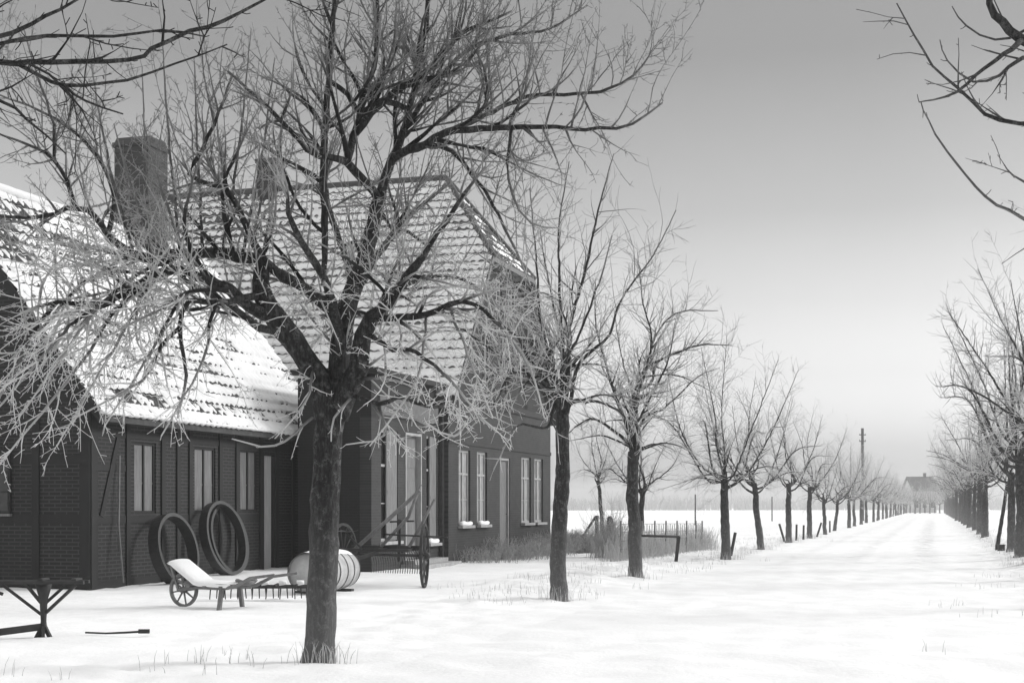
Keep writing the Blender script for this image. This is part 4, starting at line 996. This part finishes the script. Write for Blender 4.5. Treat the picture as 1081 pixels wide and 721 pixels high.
# barrel
b0 = at(322, 25.8); b1 = at(363, 27.4); d = (b1 - b0); Lb = d.length; z = gz(b0)
t = thing('water_barrel', 'round frost covered barrel with dark hoops lying behind the first trunk', 'barrel', (b0.x, b0.y, z), math.atan2(d.y, d.x))
m = MB(); n = 16; R0 = .40
prof = [R0 * (.86 + .14 * math.sin(math.pi * i / (n - 1))) for i in range(n)]
m.tube([(Lb * i / (n - 1), 0, .40) for i in range(n)], prof, 32, cap=False); m.build('staves', M_barrel, t)
for x in (.04, Lb - .04):
    m = MB(); m.tube([(x, 0, .40), (x + .02, 0, .40)], [R0 * .855, R0 * .855], 32); 
    m.build('end_board', M_barrel, t)
for fx in (.005, .2, .4, .6, .8, .995):
    r_ = R0 * (.86 + .14 * math.sin(math.pi * fx)) + .006
    m = MB(); m.tube([(Lb * fx - .02, 0, .40), (Lb * fx + .02, 0, .40)], [r_, r_], 36, cap=False, smooth=False); m.build('hoop', M_iron, t)
m = MB(); m.tube([(Lb * .55, 0, .78), (Lb * .55, 0, .84), (Lb * .55, 0, .89), (Lb * .55, 0, .91)], [.2, .2, .15, .03], 14); m.build('hatch', M_snow, t)
for fx in (.25, .75):
    m = MB(); m.box((Lb * fx, 0, .0), (.12, .75, .1)); m.build('cradle', M_darkwood, t)
m = MB(); V = []; 
for i in range(13):
    x = Lb * (.03 + .94 * i / 12)
    for j in range(9):
        a = math.radians(-38 + 76 * j / 8); r_ = R0 * (.86 + .14 * math.sin(math.pi * x / Lb)) + .02 * (1 - (abs(a) / .68) ** 2) + .003
        V.append((x, math.sin(a) * r_, .40 + math.cos(a) * r_))
m.add(V, [(i * 9 + j, (i + 1) * 9 + j, (i + 1) * 9 + j + 1, i * 9 + j + 1) for i in range(12) for j in range(8)], smooth=True); m.build('snow_cover', M_snow, t)

# hay rake
b0 = at(448, 28.2); b1 = at(362, 29.0); d = b0 - b1; ax = math.atan2(d.y, d.x); La = d.length
t = thing('hay_rake', 'horse drawn hay rake with tall spoked wheels and raised levers', 'hay rake', (b1.x, b1.y, (gz(b0) + gz(b1)) / 2), ax)
# local x from the far wheel to the near wheel; the machine's travel direction is local y
wr = .635
wheel(t, (0, 0, wr), wr, math.pi / 2 + .1, .055, .045, .075, .22, 12, M_iron, .014)
wheel(t, (La, 0, wr), wr, math.pi / 2 + .38, .055, .045, .075, .22, 12, M_iron, .014)
m = MB(); m.tube([(0, 0, wr), (La, 0, wr)], .028, 8); m.build('axle', M_iron, t)
m = MB(); m.beam((.15, .12, .78), (La - .15, .12, .78), .07, .09); m.beam((.15, -.35, .74), (La - .15, -.35, .74), .06, .06)
for x in (.3, .9, La - .9, La - .3): m.beam((x, -.38, .72), (x, .2, .76), .04, .05)
m.build('frame', M_iron, t)
m = MB()
for i in range(22):
    x = .35 + i * (La - .7) / 21; P = []
    for k_ in range(9):
        a = k_ / 8 * 1.9; P.append((x, .1 + .62 * math.sin(a) * .75, .8 - .42 + .42 * math.cos(a)))
    m.tube(P, .009, 4)
m.build('rake_teeth', M_iron, t)
m = MB(); m.tube([(.9, 0, .8), (1.5, .05, 1.4), (1.75, .1, 2.05)], [.035, .035, .03], 7); 
lv = m.build('lever', M_wood, t)
m = MB(); m.tube([(.35, -.1, .75), (1.15, -.15, 1.35), (1.9, -.2, 1.92)], [.045, .045, .04], 8); m.build('lever', M_shutter, t)
m = MB(); m.tube([(La - .35, 0, .8), (La - .15, .1, 1.2), (La + .15, .15, 1.75)], [.035, .033, .028], 7); m.build('lever', M_shutter, t)
m = MB(); m.tube([(1.25, .1, .5), (1.28, .1, 1.2), (1.27, .1, 1.35)], [.03, .03, .05], 8); m.tube([(1.05, .1, 1.3), (1.6, .1, 1.32)], .02, 6); m.tube([(1.0, 0, 1.05), (2.4, 0, 1.0)], .02, 6); m.build('crank_rod', M_iron, t)
m = MB(); m.tube([(.7, -.4, .76), (.6, -.6, .95), (.5, -.7, 1.1)], [.02, .02, .02], 6)
V = []
for i in range(7):
    for j in range(7):
        x = -.2 + .4 * i / 6; y = -.17 + .34 * j / 6
        V.append((.5 + x, -.7 + y, 1.1 + .25 * (x * x + y * y) / .1 * .25))
m.add(V, [(i * 7 + j, (i + 1) * 7 + j, (i + 1) * 7 + j + 1, i * 7 + j + 1) for i in range(6) for j in range(6)], smooth=True)
m.build('seat', M_iron, t)
m = MB(); m.beam((.5, -.3, .7), (.1, -1.9, .35), .06, .07); m.beam((1.0, -.3, .7), (.5, -1.95, .32), .06, .07); m.build('shaft', M_darkwood, t)

# ------------------------------------------------------------------ posts, rail, fence
b = at(630, 50); z = gz(b)
t = thing('braced_post', 'dark wooden post with a diagonal brace beyond the house corner', 'post', (b.x, b.y, z))
m = MB(); m.tube([(0, 0, -.1), (0, 0, 1.25)], [.075, .07], 8); m.build('post', M_darkwood, t)
m = MB(); m.beam((-.05, 0, 1.2), (-.78, -.1, .08), .07, .08); m.build('brace', M_darkwood, t)
b = at(643.5, 44.5); z = gz(b)
m = MB(); m.tube([(0, 0, -.1), (.0, 0, .5), (.01, 0, 1.15), (0, 0, 1.3)], [.12, .11, .11, .06], 10)
tag(m.build('stump_post', M_darkwood, None, (b.x, b.y, z)), 'thick dark post wrapped in dry frosted weeds beside the third tree', 'post')
b = at(714, 40.5); z = gz(b)
t = thing('low_rail', 'low tubular rail on a leaning post to the right of the third tree', 'rail', (b.x, b.y, z))
m = MB(); m.beam((-.02, 0, -.1), (.07, 0, .71), .09, .09); m.build('post', M_darkwood, t)
m = MB(); m.beam((-1.25, 0, -.1), (-1.2, 0, .73), .08, .08); m.build('post', M_darkwood, t)
m = MB(); m.tube([(-1.22, 0, .73), (.09, 0, .70)], .035, 8); m.build('rail', M_darkwood, t)

t = thing('garden_fence', 'row of thin pale fence posts with wires in the dry grass', 'fence', tuple(at(655, 42)))
o0 = at(655, 42)
xs = [655, 667, 677.6, 691, 702.8, 714.5, 724.6, 734.4, 741]
tops = []
for i, x in enumerate(xs):
    D = 42 + i * 1.25; p = at(x, D) - o0
    m = MB(); zt = EYE - 15.5 / FPX * D; m.tube([(p.x, p.y, -.1), (p.x + .01, p.y, zt)], [.032, .028], 7); m.build('post', M_wood, t); tops.append(p + Vector((0, 0, zt)))
m = MB()
for dz in (.1, .35, .6, .85):
    m.tube([q_ - Vector((0, 0, dz)) for q_ in tops], .006, 4)
m.build('wires', M_iron, t)
m = MB()
for a_, b_ in zip(tops[:-1], tops[1:]):
    for k_ in range(1, 5):
        c_ = a_.lerp(b_, k_ / 5); m.tube([(c_.x, c_.y, -.05), (c_.x, c_.y, c_.z - .1 - .04 * (k_ % 2))], .016, 5)
m.build('palings', M_straw, t)

stk = 'short stakes beside the left row'
for (x, D, h_, dx, lab) in ((771, 45.5, .75, .16, 'slanting stake behind the fourth tree of the left row'), (828.5, 64, .8, -.25, 'stake leaning left at the foot of the sixth tree'), (840.5, 66, .75, .02, 'upright stake just right of the sixth tree'), (848, 68, .7, .02, 'thin upright stake left of the seventh tree'), (862, 74, .75, .25, 'stake leaning right between the seventh and eighth trees'), (876, 86, .7, .0, 'small stake between the eighth and ninth trees')):
    b = at(x, D); m = MB(); m.tube([(0, 0, -.05), (dx, 0, h_)], [.055, .05], 7); tag(m.build('stake', M_darkwood, None, (b.x, b.y, gz(b))), lab, 'stake', stk)
# pole far down the avenue
b = at(910.5, 152)
t = thing('telegraph_pole', 'tall telegraph pole rising above the distant trees of the left row', 'pole', (b.x, b.y, gz(b)))
m = MB(); m.tube([(0, 0, -.2), (0, 0, 9.9)], [.17, .15], 8); m.build('mast', M_darkwood, t)
m = MB(); m.box((0, 0, 9.2), (.7, .1, .1)); m.box((0, 0, 8.5), (.7, .1, .1)); ca = m.build('crossarm', M_darkwood, t)
for x in (-.3, .3):
    for z_ in (9.24, 8.64):
        m = MB(); m.tube([(x, 0, z_ - .08), (x, 0, z_), (x, 0, z_ + .06)], [.03, .05, .03], 6); m.build('insulator', M_plaster, ca)
for (x, D) in ((734, 120), (815, 150)):
    b = at(x, D); m = MB(); m.tube([(0, 0, -.1), (0, 0, 2.6)], [.07, .06], 6)
    tag(m.build('field_post', M_darkwood, None, (b.x, b.y, gz(b))), 'thin post far out in the snowy field, %s' % ('right of the garden fence' if x < 800 else 'beyond the fifth and sixth trees'), 'post')

# ------------------------------------------------------------------ distant farmhouse at the end of the avenue
b = at(971, 345)
t = thing('distant_house', 'distant house whose dark roof shows above the trees at the road end', 'house', (b.x, b.y, 0), .1)
m = MB(); m.bx(-3.0, 3.0, -3, 3, -.2, 5.6); m.prism([(-3, 5.6), (3, 5.6), (0, 8.4)], 'x', -2.99, 2.99); m.build('wall', M_straw, t)
m = MB(); m.prism([(-3.6, 5.2), (0, 8.45), (0, 8.75), (-3.8, 5.35)], 'x', -3.4, 3.4); m.prism([(3.8, 5.35), (.002, 8.75), (.002, 8.45), (3.6, 5.2)], 'x', -3.4, 3.4); rf = m.build('roof', M_tile, t)
m = MB(); m.bx(.9, 1.5, -.3, .3, 8.3, 9.6); m.build('chimney', M_chim, rf)
for x in (-2, 0, 2):
    m = MB(); m.bx(x - .45, x + .45, -3.06, -3.0, 1.2, 2.8); m.build('window', M_dark, t)

# trees closing the view at the bend
rr = random.Random(9)
for i in range(20):
    px_ = 940 + i * 5.2; D = 300 + rr.uniform(0, 38); b = at(px_, D); sc = rr.uniform(.85, 1.05)
    copy_thing(tr1 if i % 2 else t4, (b.x, b.y, 0), rr.uniform(0, 6), 'bare tree in the dark clump closing the far end of the road', 'clump of trees at the far end of the road', (sc * 1.25, sc * 1.25, sc * .95))

# far wood: one mass of fine stems on the horizon
def far_wood():
    r = np.random.default_rng(12); m = MB()
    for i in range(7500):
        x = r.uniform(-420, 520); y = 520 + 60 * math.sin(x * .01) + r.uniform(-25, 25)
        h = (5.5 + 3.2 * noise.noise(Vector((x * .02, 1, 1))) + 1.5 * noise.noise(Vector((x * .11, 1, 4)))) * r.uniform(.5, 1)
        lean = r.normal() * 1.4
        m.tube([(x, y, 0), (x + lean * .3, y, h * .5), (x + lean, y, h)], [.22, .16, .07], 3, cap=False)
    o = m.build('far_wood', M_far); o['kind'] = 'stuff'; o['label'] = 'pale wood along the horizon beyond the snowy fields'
far_wood()

# ------------------------------------------------------------------ shrubs, weeds and grass
def stems(m, c, n, h, spread, r=.006, kids=3, seed=0, lean=.35):
    g = np.random.default_rng(seed)
    for _ in range(n):
        p = np.array([c[0] + g.normal() * spread, c[1] + g.normal() * spread * .7, c[2] - .02]); d = nrm(np.array([g.normal() * lean, g.normal() * lean, 1.0])); L = h * g.uniform(.5, 1.1)
        P = [p]; nn = 4
        for i in range(nn):
            d = nrm(d + g.standard_normal(3) * .15); P.append(P[-1] + d * L / nn)
        m.tube(P, [r, r * .9, r * .8, r * .7, r * .5], 3, cap=False)
        for k_ in range(kids):
            j = g.integers(1, nn); dd = nrm(d + g.standard_normal(3) * .7); l = L * g.uniform(.15, .4)
            m.tube([P[j], P[j] + dd * l * .5, P[j] + dd * l + np.array([0, 0, -.01])], [r * .7, r * .6, r * .4], 3, cap=False)
grp = 'frosted shrubs along the farmhouse'
sp = [(40.0, 'small frosted shrub at the inner corner beside the first gable windows', .5, 120), (42.2, 'frosted shrub under the pair of snowy sills', .7, 260), (43.4, 'frosted shrub left of the gable door', .5, 150), (45.6, 'frosted shrub right of the gable door', .65, 220), (47.0, 'broad frosted shrub under the last two windows', .8, 260), (48.8, 'frosted shrub at the far corner of the farmhouse', .8, 220)]
for i, (D, lab, h_, n_) in enumerate(sp):
    u, l = uoff(D, -12.75); p = W(u, l); m = MB(); stems(m, (0, 0, 0), n_, h_, .5, .006, 5, i + 3)
    tag(m.build('shrub', M_shrub, None, (p.x, p.y, gz(p))), lab, 'shrub', grp)
for i, (x, D, h_, n_, lab) in enumerate(((596, 50, .75, 240, 'frosted low hedge bush just beyond the house corner'), (612, 49, .8, 260, 'frosted low bush below the diagonal brace'), (624, 48, .7, 220, 'frosted low bush before the braced post'))):
    b = at(x, D); m = MB(); stems(m, (0, 0, 0), n_, h_, .42, .009, 4, i + 30)
    tag(m.build('bush', M_shrub, None, (b.x, b.y, gz(b))), lab, 'bush', 'low bushes beyond the house')
b = at(638, 44.3); m = MB(); stems(m, (0, 0, 0), 160, 1.35, .22, .006, 4, 40, .12); stems(m, (.35, 0, 0), 130, 1.2, .2, .006, 4, 41, .12)
for k_ in range(4): stems(m, (.15 + k_ * .1, 0, .6), 6, 1.6, .1, .006, 3, 60 + k_, .15)
tag(m.build('dead_weeds', M_straw, None, (b.x, b.y, gz(b))), 'tall dead weeds rimed white round the dark stump post', 'weeds')

def blades(name, label, pts, mat, seed, hmin=.15, hmax=.4, r=.004):
    g = np.random.default_rng(seed); m = MB()
    for (x, y, n, s_, hs) in pts:
        for _ in range(n):
            X, Y = x + g.normal() * s_, y + g.normal() * s_; z = ground_h(X, Y); h = g.uniform(hmin, hmax) * hs
            a = g.uniform(0, 6.28); c = g.uniform(.1, .5) * h
            m.tube([(X, Y, z - .02), (X + math.cos(a) * c * .4, Y + math.sin(a) * c * .4, z + h * .6), (X + math.cos(a) * c, Y + math.sin(a) * c, z + h)], [r, r * .8, r * .4], 3, cap=False)
    o = m.build(name, mat); o['kind'] = 'stuff'; o['label'] = label
    return o
g = np.random.default_rng(8)
pts = []
for i in range(80):
    x = g.uniform(648, 745); D = 42 + (x - 648) / 97 * 11 + g.uniform(-1.5, 2.0); p = at(x, D); pts.append((p.x, p.y, 34, .3, 1.0))
blades('dry_grass', 'pale dry grass standing along the garden fence', pts, M_straw, 3, .25, .85, .006)
pts = []
# around trunks of the left row
for (x, D, n_) in ((336, 14.62, 60), (590, 24.4, 50), (671, 31.1, 30), (766, 43, 60), (803, 52, 50), (832, 62, 50), (855, 70, 50)):
    p = at(x, D); pts.append((p.x + .04, p.y - .12, n_, .13 if D < 20 else .25, .8 if D < 20 else 1))
blades('grass_tuft', 'frosted grass tufts round the foot of the left row trunks', pts, M_weed, 4, .08, .28, .0035)
pts = []
for i in range(150):
    u = g.uniform(24, 80); l = 6.9 + g.normal() * .9; p = W(u, l); pts.append((p.x, p.y, 7, .12, .5))
for i in range(190):
    u = g.uniform(20, 100); l = -2.0 - abs(g.normal()) * 1.0; p = W(u, l); pts.append((p.x, p.y, 8, .15, .55))
blades('verge_grass', 'grass tips poking through the snow of both verges', pts, M_weed, 5, .08, .3, .004)
pts = []
for (x, y) in ((235, 690), (242, 700), (262, 694), (268, 702), (218, 700), (165, 708), (175, 703), (215, 715), (20, 714), (60, 717), (205, 640 + 60)):
    D = EYE * FPX / (y - 534); p = at(x, D); pts.append((p.x, p.y, 4, .07, .6))
for (x, y, n_) in ((510, 632, 22), (525, 628, 22), (540, 636, 18), (480, 622, 12), (556, 628, 18), (1000, 640, 10), (1040, 620, 14), (1060, 650, 10), (1050, 610, 14), (990, 690, 5)):
    D = EYE * FPX / (y - 534); p = at(x, D); pts.append((p.x, p.y, n_, .3, .5))
blades('weeds', 'thin dry weeds sticking out of the foreground snow', pts, M_weed, 6, .08, .3, .0035)

# ------------------------------------------------------------------ winter haze
m = MB(); m.bx(-1450, 1450, -800, 1300, -1.5, 16)
hz = m.build('haze', M_snow); hz['kind'] = 'stuff'; hz['label'] = 'thin winter haze lying over the fields'
hm = bpy.data.materials.new('haze'); hm.use_nodes = True; nt = hm.node_tree
for n_ in list(nt.nodes):
    if n_.type != 'OUTPUT_MATERIAL': nt.nodes.remove(n_)
pv = nt.nodes.new('ShaderNodeVolumePrincipled'); pv.inputs['Color'].default_value = (.99, .99, .99, 1); pv.inputs['Density'].default_value = .0009; pv.inputs['Anisotropy'].default_value = .7
nt.links.new(pv.outputs[0], [n_ for n_ in nt.nodes if n_.type == 'OUTPUT_MATERIAL'][0].inputs['Volume'])
hz.data.materials.clear(); hz.data.materials.append(hm)
